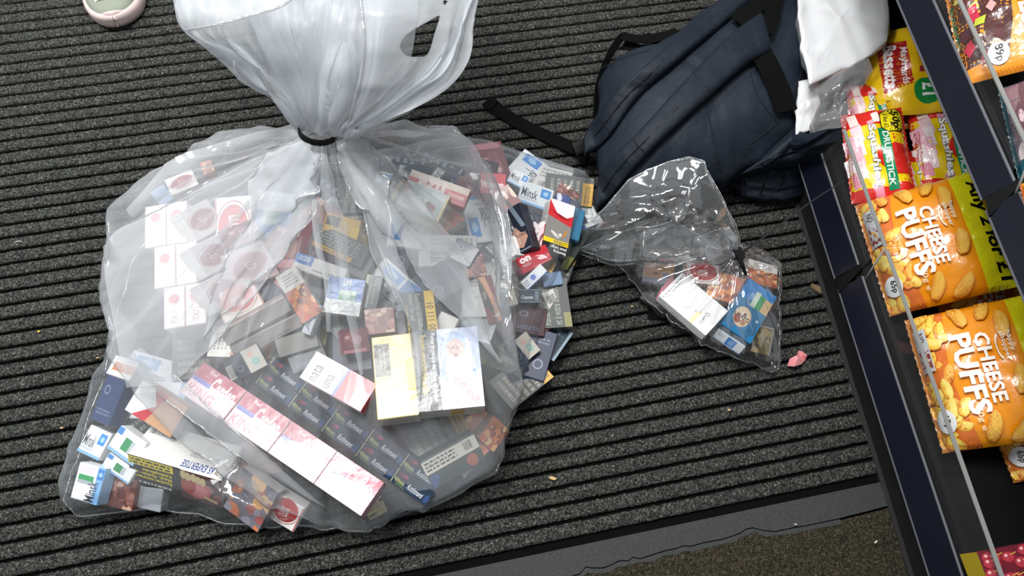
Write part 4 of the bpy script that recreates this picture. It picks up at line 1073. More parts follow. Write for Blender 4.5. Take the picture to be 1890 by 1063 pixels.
flap([(560, 252), (480, 290), (390, 340), (300, 390), (225, 425), (190, 455)], [(584, 300), (564, 410), (500, 505), (420, 608), (330, 700), (240, 712)], seed=1)
flap([(568, 254), (520, 320), (450, 400), (390, 480), (350, 560)], [(588, 310), (570, 400), (512, 492), (440, 590), (398, 650)], seed=2, taper=0.35, lift=.009)
flap([(566, 250), (500, 285), (430, 340), (370, 400)], [(596, 290), (585, 340), (560, 400), (520, 470)], seed=7, taper=0.3, lift=.013, bow=.006)
flap([(625, 256), (650, 320), (664, 392), (688, 480), (728, 562), (752, 600), (764, 690), (776, 770)], [(650, 250), (690, 320), (718, 400), (742, 480), (772, 560), (782, 620), (776, 700), (780, 772)], seed=3, taper=0.7, lift=.006)
flap([(640, 252), (680, 330), (730, 420), (776, 510), (830, 610), (880, 690)], [(668, 250), (720, 305), (790, 390), (842, 450), (878, 530), (936, 660)], seed=4, taper=0.6, lift=.005)
flap([(610, 250), (640, 320), (664, 395), (680, 440)], [(660, 252), (705, 320), (740, 390), (760, 430)], seed=8, taper=0.3, lift=.011, bow=.006)
flap([(880, 282), (905, 360), (925, 440), (925, 540)], [(905, 305), (932, 380), (946, 450), (950, 550)], seed=5, taper=0.5, lift=.003, bow=.003)
flap([(235, 662), (300, 730), (390, 800), (480, 870), (560, 930)], [(262, 640), (340, 705), (430, 790), (520, 860), (620, 935)], seed=6, taper=0.6, lift=.003, bow=.004)
pleat([(555, 248), (440, 275), (330, 330), (250, 400)], [20 * mm, 40 * mm, 60 * mm, 30 * mm])
pleat([(905, 330), (925, 420), (938, 520), (935, 620), (950, 690)], [20 * mm, 26 * mm, 30 * mm, 26 * mm, 10 * mm], mat='clear')

# gathered open end above the tie
def fan(edgesL, edgesR, zs, thick, name, seed, ncirc=300, nv=100, squeeze=1.0, gather=1.0, cut=None, mat='fan', amp=1.0):
    r = np.random.RandomState(seed)
    L = smooth_line([(*e, z) for e, z in zip(edgesL, zs)], nv); R = smooth_line([(*e, z) for e, z in zip(edgesR, zs)], nv)
    T = np.interp(np.linspace(0, 1, nv), np.linspace(0, 1, len(thick)), thick)
    ph = 2 * math.pi * np.arange(ncirc) / ncirc
    pl = np.zeros(ncirc)
    for kf in (7, 12, 19, 31): pl += (1 - 2 * np.abs(((ph * kf / 6.283 + r.rand() + .3 * np.sin(ph + r.rand() * 6)) % 1) * 2 - 1)) / (kf ** .35)
    G = np.zeros((ncirc, nv, 3))
    for j in range(nv):
        a = np.array(P(L[j][0], L[j][1], L[j][2])); b = np.array(P(R[j][0], R[j][1], R[j][2]))
        c = (a + b) / 2; h = (b - a) / 2 * squeeze
        vv = np.array(CAM_P) - c; vv /= np.linalg.norm(vv)
        t = j / (nv - 1)
        off = pl * (.008 * amp * math.exp(-1.6 * t) * min(1, t * 5 + .35) + .0003)
        G[:, j] = c + np.outer(np.cos(ph), h) + np.outer(np.sin(ph) * T[j] + off, vv)
    Nn = grid_normals(G); V = G.reshape(-1, 3)
    V = creases(V, Nn.reshape(-1, 3), r, 9, .009, .20, .05)
    V = creases(V, Nn.reshape(-1, 3), r, 14, .002, .12, .02)
    F = ring_faces(ncirc, nv)
    if cut:
        ok = []
        for q in F:
            x, y = to_px(sum((Vector(V[k]) for k in q), Vector()) / 4)
            if not inpoly(x, y, cut): ok.append(q)
        F = ok
    me = mesh(name, V, F)
    bm = bmesh.new(); bm.from_mesh(me); bmesh.ops.delete(bm, geom=[v for v in bm.verts if not v.link_faces], context='VERTS')
    if cut:
        bv = {}
        for e in bm.edges:
            if e.is_boundary:
                for q in e.verts:
                    if inpoly(*to_px(q.co), [(a + (a > 780) * 30 - (a < 780) * 30, b + (b > 50) * 30 - (b < 50) * 30) for a, b in cut]): bv.setdefault(q, []).append(e.other_vert(q))
        for _ in range(12):
            new = {q: q.co * .4 + sum((x.co for x in nb), Vector()) / len(nb) * .6 for q, nb in bv.items() if len(nb) > 1}
            for q, c in new.items(): q.co = c
    bm.to_mesh(me); bm.free()
    return child(name, me, MT[mat], sack, True)
HOLE = [(735, 86), (752, 62), (790, 40), (818, 20), (818, 2), (828, 0), (806, 50), (790, 106), (748, 105)]
ZS = [.335, .36, .385, .405, .42, .425, .40, .35]
EL = [(552, 236), (508, 186), (432, 118), (342, 60), (318, 0), (298, -90), (300, -200), (330, -300)]
ER = [(648, 246), (676, 236), (760, 190), (832, 148), (872, 88), (886, 20), (905, -90), (900, -260)]
fan(EL, ER, ZS, [.014, .022, .03, .04, .05, .055, .05, .04], 'open_end', 3, cut=HOLE)
fan([(556, 238), (540, 190), (505, 120), (470, 60), (450, 0), (440, -80), (440, -150), (450, -200)], [(640, 246), (668, 215), (700, 150), (715, 90), (722, 20), (730, -60), (720, -130), (700, -190)], [z - .004 for z in ZS], [.010, .014, .018, .022, .025, .028, .03, .03], 'inner_fold', 8, squeeze=.92, cut=HOLE)
fan([(562, 238), (560, 190), (556, 120), (560, 60), (565, 0), (570, -60), (575, -100), (580, -140)], [(625, 246), (632, 200), (640, 150), (648, 90), (655, 20), (658, -40), (650, -80), (640, -120)], [z - .002 for z in ZS], [.008, .010, .012, .014, .014, .016, .016, .016], 'inner_fold', 12, squeeze=.95)

# the turned-over flap of the open end
def sheet(A, B, zA, zB, name, mat, n=40, K=16, bow=.012, seed=0):
    r = np.random.RandomState(seed)
    a = [P(*q, z) for q, z in zip(smooth_line(A, n), np.interp(np.linspace(0, 1, n), np.linspace(0, 1, len(zA)), zA))]
    b = [P(*q, z) for q, z in zip(smooth_line(B, n), np.interp(np.linspace(0, 1, n), np.linspace(0, 1, len(zB)), zB))]
    v = []
    for i in range(n):
        for k in range(K):
            t = k / (K - 1); c = a[i] + (b[i] - a[i]) * t
            v.append(c + (CAM_P - c).normalized() * (bow * math.sin(math.pi * t) * (1 + .3 * math.sin(i * .3))))
    f = [(i * K + k, i * K + k + 1, (i + 1) * K + k + 1, (i + 1) * K + k) for i in range(n - 1) for k in range(K - 1)]
    o = child(name, mesh(name, v, f), MT[mat], sack, True)
    vv, ff = sweep([p + Vector((0, 0, .0012)) for p in a], list(.3 + .7 * np.sin(np.linspace(.1, 3.0, n))), [(math.cos(q) * .0022, math.sin(q) * .0016) for q in np.linspace(0, 2 * math.pi, 9)[:-1]])
    link('rolled_edge', mesh('rolled_edge', vv, ff), MT['fold'], o, True)
    return o
sheet([(340, 58), (395, 48), (460, 30), (520, 12), (560, -20)], [(322, 10), (340, -30), (400, -60), (460, -70), (540, -70)], [.455, .475, .485, .49, .49], [.455, .47, .475, .475, .475], 'turned_flap', 'fan', seed=2)
sheet([(640, 240), (662, 160), (672, 90), (668, 20), (660, -40)], [(700, 215), (740, 160), (760, 100), (770, 30), (775, -40)], [.36, .425, .455, .475, .48], [.375, .415, .44, .46, .465], 'turned_flap', 'fan', seed=3, bow=.008)
# the ties
def tie_ring(ctr, ax, r, w, t, name, parent, n=40):
    ax = Vector(ax).normalized(); a = ax.orthogonal().normalized(); b = ax.cross(a)
    v = []; f = []
    for i in range(n):
        d = a * math.cos(2 * math.pi * i / n) + b * math.sin(2 * math.pi * i / n)
        for rr, hh in ((r, -w / 2), (r + t, -w / 2), (r + t, w / 2), (r, w / 2)): v.append(ctr + d * rr + ax * hh)
    for i in range(n):
        k = (i + 1) % n
        for j in range(4): f.append((i * 4 + j, i * 4 + (j + 1) % 4, k * 4 + (j + 1) % 4, k * 4 + j))
    return child(name, mesh(name, v, f), MT['tie'], parent)
bt = empty('cable_tie', NECK)
tag(bt, 'black ridged cable tie cinching the neck of the large sack', 'cable tie')
nk = P(588, 240, ZN + .002)
tie_ring(nk, (P(600, 180, .38) - P(598, 262, .315)), .0225, .008, .0022, 'band', bt)
v, f = tube([nk + Vector((0, .024, .002)), nk + Vector((.004, .031, .004))], .005, 8)
child('lock_head', mesh('lock_head', v, f), MT['tie'], bt)
# ------------------------------------------------------------------ small clear bag
SU = [(1130, 481, .012), (1152, 497, .02), (1180, 534, .03), (1207, 562, .035), (1260, 604, .04), (1310, 640, .035), (1370, 664, .03), (1402, 676, .015), (1425, 689, .006), (1437, 681, .008), (1440, 640, .03), (1443, 560, .04), (1440, 500, .045), (1420, 476, .05), (1385, 466, .06), (1345, 466, .06), (1290, 470, .055), (1230, 476, .045), (1190, 478, .03)]
sb = empty('clear_bag', P(1320, 560, 0))
tag(sb, 'small crinkled clear plastic bag of cigarette packs with a knotted neck', 'plastic bag')
ct = P(1325, 560, .04); NS, MS = 260, 56
rs = np.random.RandomState(21)
RR, ZZ = star_polygon([P(x, y, z) for x, y, z in SU], ct, NS)
nk2 = P(1362, 470, .092)
G = np.zeros((NS, MS, 3)); th = -math.pi + 2 * math.pi * np.arange(NS) / NS
pl = np.zeros(NS)
for kf, am in ((8, 1.0), (15, 0.9), (25, 0.7)):
    p_ = rs.uniform(0, 6.28); pl += am * (1 - 2 * np.abs(((th * kf / 6.283 + p_) % 1.0) * 2 - 1))
for i in range(NS):
    d = np.array([math.cos(th[i]), math.sin(th[i])])
    rim = np.array([ct.x, ct.y]) + d * RR[i]; n0 = np.array([nk2.x, nk2.y]) + d * .006
    s = np.linspace(0, 1, 44)
    b0, b1, b2, b3 = (1 - s) ** 3, 3 * s * (1 - s) ** 2, 3 * s * s * (1 - s), s ** 3
    fr = b1 * .25 + b2 * .88 + b3
    G[i, :44, 0] = n0[0] + (rim[0] - n0[0]) * fr; G[i, :44, 1] = n0[1] + (rim[1] - n0[1]) * fr
    G[i, :44, 2] = b0 * nk2.z + b1 * .088 + b2 * (max(ZZ[i], .02) + .045) + b3 * ZZ[i]
    q = np.linspace(0, 1, 13)[1:]
    G[i, 44:, 0] = rim[0] - d[0] * .012 * q; G[i, 44:, 1] = rim[1] - d[1] * .012 * q; G[i, 44:, 2] = ZZ[i] * (1 - q) + .003 * q
Nn = grid_normals(G); sA = np.concatenate([np.linspace(0, 1, 44), np.ones(12)])
G += Nn * (pl[:, None] * (.0028 * np.sin(np.pi * sA) * (1 - .5 * sA) + .0006)[None, :])[:, :, None]
V = creases(G.reshape(-1, 3), Nn.reshape(-1, 3), rs, 46, .0045, .06, .009, nk2, .45)
V = creases(V, Nn.reshape(-1, 3), rs, 40, .002, .04, .005, nk2, .6)
V[:, 2] = np.maximum(V[:, 2], .002)
bf = child('bag_film', mesh('bag_film', V, ring_faces(NS, MS)), MT['small'], sb, True)
vv, ff = tube([Vector(V[i * MS + 44]) for i in range(NS)], .0007, 6); link('hem', mesh('hem', vv, ff), MT['fold'], bf, True)
# crumpled tail beyond the knot: top and bottom sheet
TA = [(1362, 470, .095), (1366, 440, .12), (1358, 412, .14), (1340, 380, .15), (1318, 340, .16), (1303, 315, .165), (1300, 298, .16), (1272, 290, .16), (1232, 298, .15), (1195, 310, .14), (1160, 332, .12), (1122, 378, .09), (1090, 410, .06), (1058, 430, .035), (1066, 463, .02), (1100, 474, .03), (1150, 479, .045), (1230, 479, .06), (1300, 481, .075)]
def crumple(outline, name, parent, mat, seed, lift, amp, apex_px, apex_z, nr=40, na=220, many=90, focus=None):
    r = np.random.RandomState(seed)
    o3 = [np.array((x, y, z)) for x, y, z in outline]; o3.append(o3[0])
    per = []
    for i in range(len(o3) - 1):
        m = max(2, int(np.linalg.norm(o3[i + 1][:2] - o3[i][:2]) / 6))
        for k in range(m): per.append(o3[i] + (o3[i + 1] - o3[i]) * k / m)
    n = len(per); V = []
    for p in per:
        for j in range(nr):
            t = j / (nr - 1)
            x = p[0] + (apex_px[0] - p[0]) * t; y = p[1] + (apex_px[1] - p[1]) * t
            z = p[2] + (apex_z - p[2]) * t + lift * math.sin(math.pi * min(1, t * 1.2) * .8)
            V.append(np.array(P(x, y, z)))
    V = np.array(V); G = V.reshape(n, nr, 3); Nn = grid_normals(G); Nv = Nn.reshape(-1, 3); Nv[Nv[:, 2] < 0] *= -1
    fade = np.tile(np.sin(np.pi * np.clip(np.linspace(0.02, 1, nr), 0, 1)) ** .4, n)
    Nv = Nv * fade[:, None]
    V = creases(V, Nv, r, many // (4 if focus else 2), amp * (1.6 if focus else 1), .12 if focus else .05, .032 if focus else .014, focus, .5); V = creases(V, Nv, r, many // 4, amp * .5, .07 if focus else .025, .010, focus, .6)
    V[:, 2] = np.maximum(V[:, 2], .004)
    o = child(name, mesh(name, V, ring_faces(n, nr)), MT[mat], parent, True)
    if focus:
        pts = [Vector(V[i * nr]) for i in range(n)]
        vv, ff = tube(pts, .0007, 6); link('hem', mesh('hem', vv, ff), MT['fold'], o, True)
    return o
crumple(TA, 'gathered_tail', sb, 'small', 4, .030, .007, (1240, 400), .15, focus=nk2)
crumple([(x, y + 2, max(z - .02, .01)) for x, y, z in TA], 'gathered_tail', sb, 'small', 9, .004, .006, (1230, 400), .11, focus=nk2)
crumple([(1362, 470, .095), (1330, 455, .11), (1240, 405, .15), (1180, 415, .12), (1110, 440, .06), (1066, 462, .03), (1150, 477, .05), (1250, 479, .075)], 'folded_tail', sb, 'clear', 14, .015, .005, (1220, 450), .10, focus=nk2)
crumple([(1364, 470, .098), (1362, 440, .122), (1345, 420, .135), (1318, 425, .13), (1285, 440, .115), (1270, 462, .095), (1300, 478, .085), (1340, 478, .085)], 'gathered_neck', sb, 'flap', 15, .006, .005, (1345, 460), .105, focus=nk2)
st = empty('cable_tie', nk2)
tag(st, 'black cable tie with a long stiff tail at the small bag\'s neck', 'cable tie')
tie_ring(nk2, (P(1330, 420, .12) - P(1372, 490, .075)), .0075, .006, .002, 'band', st, 24)
a = P(1358, 459, .10); b = P(1369, 478, .10)
v, f = sweep([a, (a + b) / 2, b], [1.4, 1.5, 1.2], [(-.0045, -.003), (.0045, -.003), (.0045, .004), (-.0045, .004)])
child('lock_head', mesh('lock_head', v, f), MT['tie'], st)
tl = [P(1368, 467, .10), P(1400, 445, .118), P(1450, 407, .14), P(1505, 367, .16), P(1559, 333, .178)]
v, f = sweep([Vector(p) for p in smooth_line(tl, 24)], list(np.linspace(1.2, .7, 24)), [(-.0013, -.0007), (.0013, -.0007), (.0013, .0007), (-.0013, .0007)])
child('tail', mesh('tail', v, f), MT['tie'], st)
v, f = sweep([P(1363, 470, .104), P(1370, 490, .10), P(1377, 508, .092)], [1.3, 1.2, .6], [(-.0028, -.001), (.0028, -.001), (.0028, .001), (-.0028, .001)])
child('tail_end', mesh('tail_end', v, f), MT['tie'], st)

# ------------------------------------------------------------------ backpack
bag = empty('backpack', P(1290, 190, 0))
tag(bag, 'navy backpack lying strap side up beside the shelving', 'backpack')
OUT = [(1482, -60, .12), (1490, 40, .12), (1493, 110, .12), (1484, 190, .11), (1466, 240, .10), (1410, 292, .09), (1340, 330, .08), (1240, 352, .07), (1150, 380, .06), (1118, 372, .05), (1108, 320, .055), (1098, 235, .06), (1104, 150, .065), (1140, 105, .07), (1250, 58, .075), (1330, 0, .08), (1385, -55, .10)]
ctb = P(1310, 170, .1); NB, MBk = 200, 40
RB_, ZB_ = star_polygon([P(x, y, z) for x, y, z in OUT], ctb, NB)
rs = np.random.RandomState(33)
G = np.zeros((NB, MBk, 3)); th = -math.pi + 2 * math.pi * np.arange(NB) / NB
ZC = .150
for i in range(NB):
    d = np.array([math.cos(th[i]), math.sin(th[i])])
    for j in range(MBk):
        if j < 26:
            t = j / 25; r = RB_[i] * (.02 + .98 * t ** .9)
            z = ZC + (ZB_[i] - ZC) * t ** 3.2
        else:
            q = (j - 25) / (MBk - 26); r = RB_[i] * (1 + .012 * math.sin(q * 3.14) - .05 * q); z = ZB_[i] * (1 - q) + .003 * q
        G[i, j] = (ctb.x + d[0] * r, ctb.y + d[1] * r, z)
Nn = grid_normals(G); Nn *= np.sign(Nn[:, :, 2:3].mean())
V = creases(G.reshape(-1, 3), Nn.reshape(-1, 3), rs, 26, .004, .10, .03)
V = creases(V, Nn.reshape(-1, 3), rs, 30, .0018, .05, .012)
V[:, 2] = np.maximum(V[:, 2], .002)
body = mesh('main_panel', V, ring_faces(NB, MBk) + [tuple(i * MBk for i in range(NB))])
child('main_panel', body, MT['navy'], bag, True)
BT = BVHTree.FromPolygons([tuple(v.co) for v in body.vertices], [tuple(p.vertices) for p in body.polygons])
def on_pack(x, y, lift, fallback):
    d = (CAM_M @ Vector(((x - 945.0) / FPX, -(y - 531.5) / FPX, -1.0))).normalized()
    h = BT.ray_cast(CAM_P, d)
    if h[0] is None: return P(x, y, fallback)
    return h[0] + Vector((0, 0, 1)) * lift
def strap(left, right, name, thick, n=46, fb=.055, mat='navy2', lift=.004, stitched=True):
    """padded strap between two edge lines"""
    Lx = smooth_line(left, n); Rx = smooth_line(right, n)
    cA = [on_pack((l[0] + r[0]) / 2, (l[1] + r[1]) / 2, lift + thick / 2, fb) for l, r in zip(Lx, Rx)]
    for _ in range(8): cA = [cA[0]] + [(cA[i - 1] + cA[i] * 2 + cA[i + 1]) / 4 for i in range(1, n - 1)] + [cA[-1]]
    K = 14; v = []; f = []; pu = []
    for i in range(n):
        z = cA[i].z
        a = P(Lx[i][0], Lx[i][1], z); b = P(Rx[i][0], Rx[i][1], z); c = (a + b) / 2; s = (b - a) / 2
        puff = 1 + .10 * math.sin(i * .9) + .06 * math.sin(i * 2.3)
        pu.append(puff)
        for k in range(K):
            t = 2 * math.pi * k / K
            x = math.copysign(abs(math.cos(t)) ** .45, math.cos(t)); y = math.copysign(abs(math.sin(t)) ** .8, math.sin(t))
            dip = .0035 * math.exp(-(x / .10) ** 2) if math.sin(t) > 0 else 0
            v.append(c + s * x + Vector((0, 0, 1)) * (y * thick * .5 * puff - dip))
    for i in range(n - 1):
        for k in range(K): f.append((i * K + k, (i + 1) * K + k, (i + 1) * K + (k + 1) % K, i * K + (k + 1) % K))
    f.append(tuple(range(K))); f.append(tuple((n - 1) * K + k for k in range(K - 1, -1, -1)))
    o = child(name, mesh(name, v, f), MT[mat], bag, True)
    if stitched:
        line = [P((Lx[i][0] + Rx[i][0]) / 2, (Lx[i][1] + Rx[i][1]) / 2, cA[i].z + thick * .5 * pu[i] - .0022) for i in range(2, n - 1)]
        vv, ff = tube(line, .0009, 6)
        q = link('seam', mesh('seam', vv, ff), MT['stitch'], o)
        for i in (int(n * .22), int(n * .46), int(n * .70)):
            pts = [P(Lx[i][0] + (Rx[i][0] - Lx[i][0]) * t, Lx[i][1] + (Rx[i][1] - Lx[i][1]) * t + 4 * math.sin(t * 5), cA[i].z + thick * .5 * pu[i] * (1 - .35 * (2 * t - 1) ** 8) + .0002 - .003 * math.exp(-((2 * t - 1) / .12) ** 2)) for t in np.linspace(.06, .94, 14)]
            vv, ff = tube(pts, .0008, 6)
            q = link('quilting_seam', mesh('quilting_seam', vv, ff), MT['stitch'], o)
    return o
strap([(1076, 258), (1102, 211), (1143, 165), (1211, 105), (1305, 23), (1350, -30)], [(1080, 288), (1120, 257), (1181, 178), (1256, 110), (1370, 17), (1425, -30)], 'shoulder_strap', .020)
strap([(1094, 366), (1108, 325), (1128, 293), (1181, 241), (1256, 158), (1346, 66), (1403, 26)], [(1102, 388), (1128, 362), (1160, 322), (1204, 275), (1290, 196), (1376, 120), (1421, 96)], 'shoulder_strap', .020)
# webbing pieces
def ribbon(pts, wid, th, name, mat='web', parent=bag, n=24, ups=None):
    c = [Vector(p) for p in smooth_line(pts, n)]
    v, f = sweep(c, [wid] * n, [(-.5, -th / 2), (.5, -th / 2), (.5, th / 2), (-.5, th / 2)], ups)
    o = child(name, mesh(name, v, f), MT[mat], parent)
    ridge = []
    return o
ribbon([P(903, 190, .010), P(950, 222, .006), P(1010, 252, .006), P(1066, 276, .012), P(1080, 282, .03)], .0245, .0018, 'webbing_tail')
a, b = P(898, 186, .0115), P(912, 196, .0115)
ribbon([a, (a + b) / 2, b], .026, .0035, 'webbing_hem', n=5)
ribbon([P(1064, 262, .03), P(1074, 285, .022), P(1082, 298, .012)], .02, .006, 'ladder_buckle', 'black_plastic', n=6)
ribbon([P(1100, 215, .03), P(1104, 160, .05), P(1122, 108, .075), P(1144, 72, .085), P(1152, 68, .085)], .014, .002, 'side_loop', n=20, ups=[Vector((.6, -.3, .75))] * 20)
ribbon([P(1148, 66, .088), P(1175, 72, .086), P(1215, 70, .084), P(1250, 58, .08)], .018, .002, 'side_loop', n=12)
ribbon([P(1150, 82, .07), P(1190, 92, .075), P(1220, 85, .075)], .02, .002, 'side_loop', n=8)
ribbon([P(1398, 84, .165), P(1420, 125, .160), P(1438, 165, .150), P(1452, 205, .140)], .038, .002, 'strap_webbing', n=14)
ribbon([P(1412, 60, .166), P(1424, 30, .166), P(1432, -10, .166), P(1440, -50, .166)], .026, .002, 'strap_webbing', n=10)
ribbon([P(1360, 40, .162), P(1395, 12, .164), P(1420, -10, .164)], .030, .002, 'strap_webbing', n=8)
ribbon([P(1100, 392, .02), P(1112, 386, .03), P(1126, 374, .035)], .014, .006, 'ladder_buckle', 'black_plastic', n=6)
# seam lines of the back panel
for pts in ([(1308, 212), (1318, 262), (1330, 320)], [(1384, 128), (1400, 180), (1438, 232)], [(1486, 105), (1478, 140), (1452, 200), (1420, 240), (1380, 268)], [(1100, 130), (1150, 108), (1200, 92)], [(1470, 22), (1478, 60), (1484, 100)]):
    ln = [on_pack(x, y, .0005, .1) for x, y in smooth_line(pts, 16)]
    vv, ff = tube(ln, .0009, 6); child('panel_seam', mesh('panel_seam', vv, ff), MT['stitch'], bag)
# loose front pocket sagging towards the shelf
crumple([(1462, 238, .12), (1490, 246, .15), (1530, 240, .185), (1556, 234, .19), (1545, 262, .17), (1505, 292, .11), (1450, 312, .06), (1390, 322, .05), (1340, 333, .05), (1400, 298, .09)], 'front_pocket', bag, 'navy2', 40, .012, .0035, (1460, 280), .10, many=8)
v, f = extrude_poly([(p.x, p.y) for p in [P(1330, 340, 0), P(1400, 325, 0), P(1470, 300, 0), P(1492, 330, 0), P(1485, 372, 0), P(1420, 385, 0), P(1345, 372, 0)]], .001, .045)
child('pack_base', bevel_mesh(mesh('pack_base', v, f), .015, 3), MT['navy2'], bag, True)
for x, y in ((1378, 330), (1412, 336), (1450, 318)):
    vv, ff = tube([P(x, y, .07), P(x - 4, y + 10, .05), P(x - 9, y + 24, .046)], .0022, 6); child('zip_pull', mesh('zip_pull', vv, ff), MT['web'], bag)

# white folded bags sticking out of it
wb = empty('folded_white_bags', P(1555, 70, .1))
tag(wb, 'wad of folded white plastic bags poking out of the backpack', 'plastic bags')
def sheet_slab(outline, z0, z1, name, parent, mat, seed, amp=.004, nr=14):
    r = np.random.RandomState(seed); n = 0; per = []
    o3 = [np.array(p, float) for p in outline]; o3.append(o3[0])
    for i in range(len(o3) - 1):
        m = max(2, int(np.linalg.norm(o3[i + 1] - o3[i]) / 7))
        for k in range(m): per.append(o3[i] + (o3[i + 1] - o3[i]) * k / m)
    n = len(per); c = np.mean(per, axis=0); V = []
    for p in per:
        for j in range(nr):
            t = j / (nr - 1)
            if t < .3: z = z0 + (z1 - z0) * math.sin(t / .3 * 1.57); q = p + (c - p) * .03 * (1 - math.cos(t / .3 * 1.57))
            else: z = z1 + .006 * (t - .3); q = p + (c - p) * (.03 + .97 * (t - .3) / .7)
            V.append(np.array(P(q[0], q[1], z)))
    V = np.array(V); G = V.reshape(n, nr, 3); Nn = grid_normals(G).reshape(-1, 3); Nn[Nn[:, 2] < 0] *= -1
    V = creases(V, Nn, r, 14, amp, .12, .02)
    return child(name, mesh(name, V, ring_faces(n, nr)), MT[mat], parent, True)
sheet_slab([(1470, -60), (1640, -60), (1643, 20), (1645, 62), (1640, 76), (1610, 102), (1560, 128), (1492, 160), (1480, 100)], .14, .175, 'folded_sheet', wb, 'white_pe', 2)
sheet_slab([(1474, 150), (1512, 150), (1506, 215), (1494, 240), (1468, 250), (1470, 200)], .10, .135, 'folded_sheet', wb, 'white_pe', 3, .003)
cbg = empty('clear_folded_bag', P(1560, 190, .1))
tag(cbg, 'clear plastic bag hanging out of the backpack over the sweets', 'plastic bag')
crumple([(1490, 162, .15), (1560, 126, .18), (1602, 104, .17), (1612, 130, .17), (1590, 165, .168), (1568, 205, .166), (1562, 236, .165), (1528, 238, .15), (1495, 246, .13), (1500, 200, .14)], 'film', cbg, 'milky', 51, .008, .005, (1545, 180), .165, many=30)

# ------------------------------------------------------------------ shoe
sh = empty('sneaker', P(212, -40, 0))
tag(sh, 'pale pink and sage green sneaker standing on the mat', 'shoe')
MT['sole'] = plain('pale_pink_rubber', 'd9c6c3', 0.5); MT['sage'] = plain('sage_green_suede', '8b9284', 0.85, bump=.3, scale=900); MT['meshy'] = plain('cream_knit', 'e3d5d2', 0.9, bump=.5, scale=700); MT['lace'] = plain('white_lace', 'b8b4b0', 0.8)
toe = P(214, 40, .02); back = (P(205, -60, .02) - P(214, 40, .02)).normalized(); side = Vector((back.y, -back.x, 0))
def shoe_w(t):
    if t < .30: return .049 * math.sqrt(max(0, 1 - (1 - t / .30) ** 2.2))
    if t > .90: return .034 * math.sqrt(max(0, 1 - ((t - .90) / .10) ** 2))
    return float(np.interp(t, [.30, .45, .6, .8, .90], [.049, .046, .040, .036, .034]))
def tt(i): return (i / (NL - 1)) ** 1.7
def shoe_h(t): return np.interp(t, [0, .05, .15, .3, .45, .6, .75, .9, 1], [.030, .040, .048, .058, .075, .095, .105, .10, .07])
LS = .265; NL = 48
def loft(z0, zf, wf, a0=-1, K=20, t0=0, t1=1):
    v = []; f = []
    for i in range(NL):
        t = t0 + (t1 - t0) * tt(i); w = shoe_w(t) * wf; h = zf(t)
        for k in range(K):
            a = math.pi * k / (K - 1)
            x = math.copysign(abs(math.cos(a)) ** .7, math.cos(a)); y = math.sin(a) ** .8
            v.append(toe + back * (LS * t) + side * (x * w) + Vector((0, 0, z0 + (h - z0) * y - toe.z)))
    for i in range(NL - 1):
        for k in range(K - 1): f.append((i * K + k, i * K + k + 1, (i + 1) * K + k + 1, (i + 1) * K + k))
    f.append(tuple(range(K))); f.append(tuple((NL - 1) * K + k for k in range(K - 1, -1, -1)))
    return v, f
v = []; f = []
for i in range(NL):
    t = tt(i)
    for x, z in ((-1.0, .002), (-1.06, .008), (-1.06, .022), (-.98, .032), (.98, .032), (1.06, .022), (1.06, .008), (1.0, .002)):
        v.append(toe + back * (LS * t) + side * (x * (shoe_w(t) * 1.06 + .0004)) - back * (.003 * (1 - t)) + Vector((0, 0, z + (.008 * max(0, 1 - t / .12) if z < .02 else .004 * max(0, 1 - t / .12)) - toe.z)))
for i in range(NL - 1):
    for k in range(8): f.append((i * 8 + k, i * 8 + (k + 1) % 8, (i + 1) * 8 + (k + 1) % 8, (i + 1) * 8 + k))
f += [tuple(range(8)), tuple((NL - 1) * 8 + k for k in range(7, -1, -1))]
child('sole', mesh('sole', v, f), MT['sole'], sh, True)
v, f = loft(.025, shoe_h, 1.0); child('upper', mesh('upper', v, f), MT['sage'], sh, True)
v, f = loft(.03, lambda t: shoe_h(t) + .0035, .74, t0=.115, t1=.62); child('knit_vamp', mesh('knit_vamp', v, f), MT['meshy'], sh, True)
v, f = loft(.022, lambda t: .037 + .004 * math.sin(t * 90), 1.05, t0=0, t1=.16); child('toe_bumper', mesh('toe_bumper', v, f), MT['sole'], sh, True)
for i in range(4):
    t = .34 + .06 * i
    pts = [toe + back * (LS * (t + .01 * math.sin(a * 3))) + side * (a * .024) + Vector((0, 0, shoe_h(t) + .006 - .006 * a * a - toe.z)) for a in np.linspace(-1, 1, 9)]
    vv, ff = tube(pts, .0028, 6); child('lace', mesh('lace', vv, ff), MT['lace'], sh, True)

# ------------------------------------------------------------------ litter on the mat
def scrap(px, size, name, label, mat, cat, seed, z=.002, thick=.0012, n=9, ratio=.6, rot=0.0, group=None):
    r = random.Random(seed); c = P(*px, z); v = []; f = []
    for s in (0, 1):
        for k in range(n):
            a = 2 * math.pi * k / n; q = size * r.uniform(.75, 1.1) if s == 0 else None
            if s == 0: v.append(Vector((math.cos(a) * q, math.sin(a) * q * ratio, r.uniform(0, thick))))
            else: v.append(v[k] * .92 + Vector((0, 0, thick + size * .25 * abs(math.sin(a * 1.5)))))
    f = [tuple(range(n - 1, -1, -1)), tuple(range(n, 2 * n))] + [(k, (k + 1) % n, n + (k + 1) % n, n + k) for k in range(n)]
    o = link(name, mesh(name, v, f), mat); o.location = c; o.rotation_euler = (0, 0, rot)
    return tag(o, label, cat, group)
MT['pink'] = plain('pink_paper', 'd98d92', 0.7); MT['tan'] = plain('tan_crumb', 'c9a878', 0.8); MT['yel'] = plain('yellow_crumb', 'e3c83a', 0.6); MT['leafb'] = plain('brown_leaf', '6f6044', 0.8)
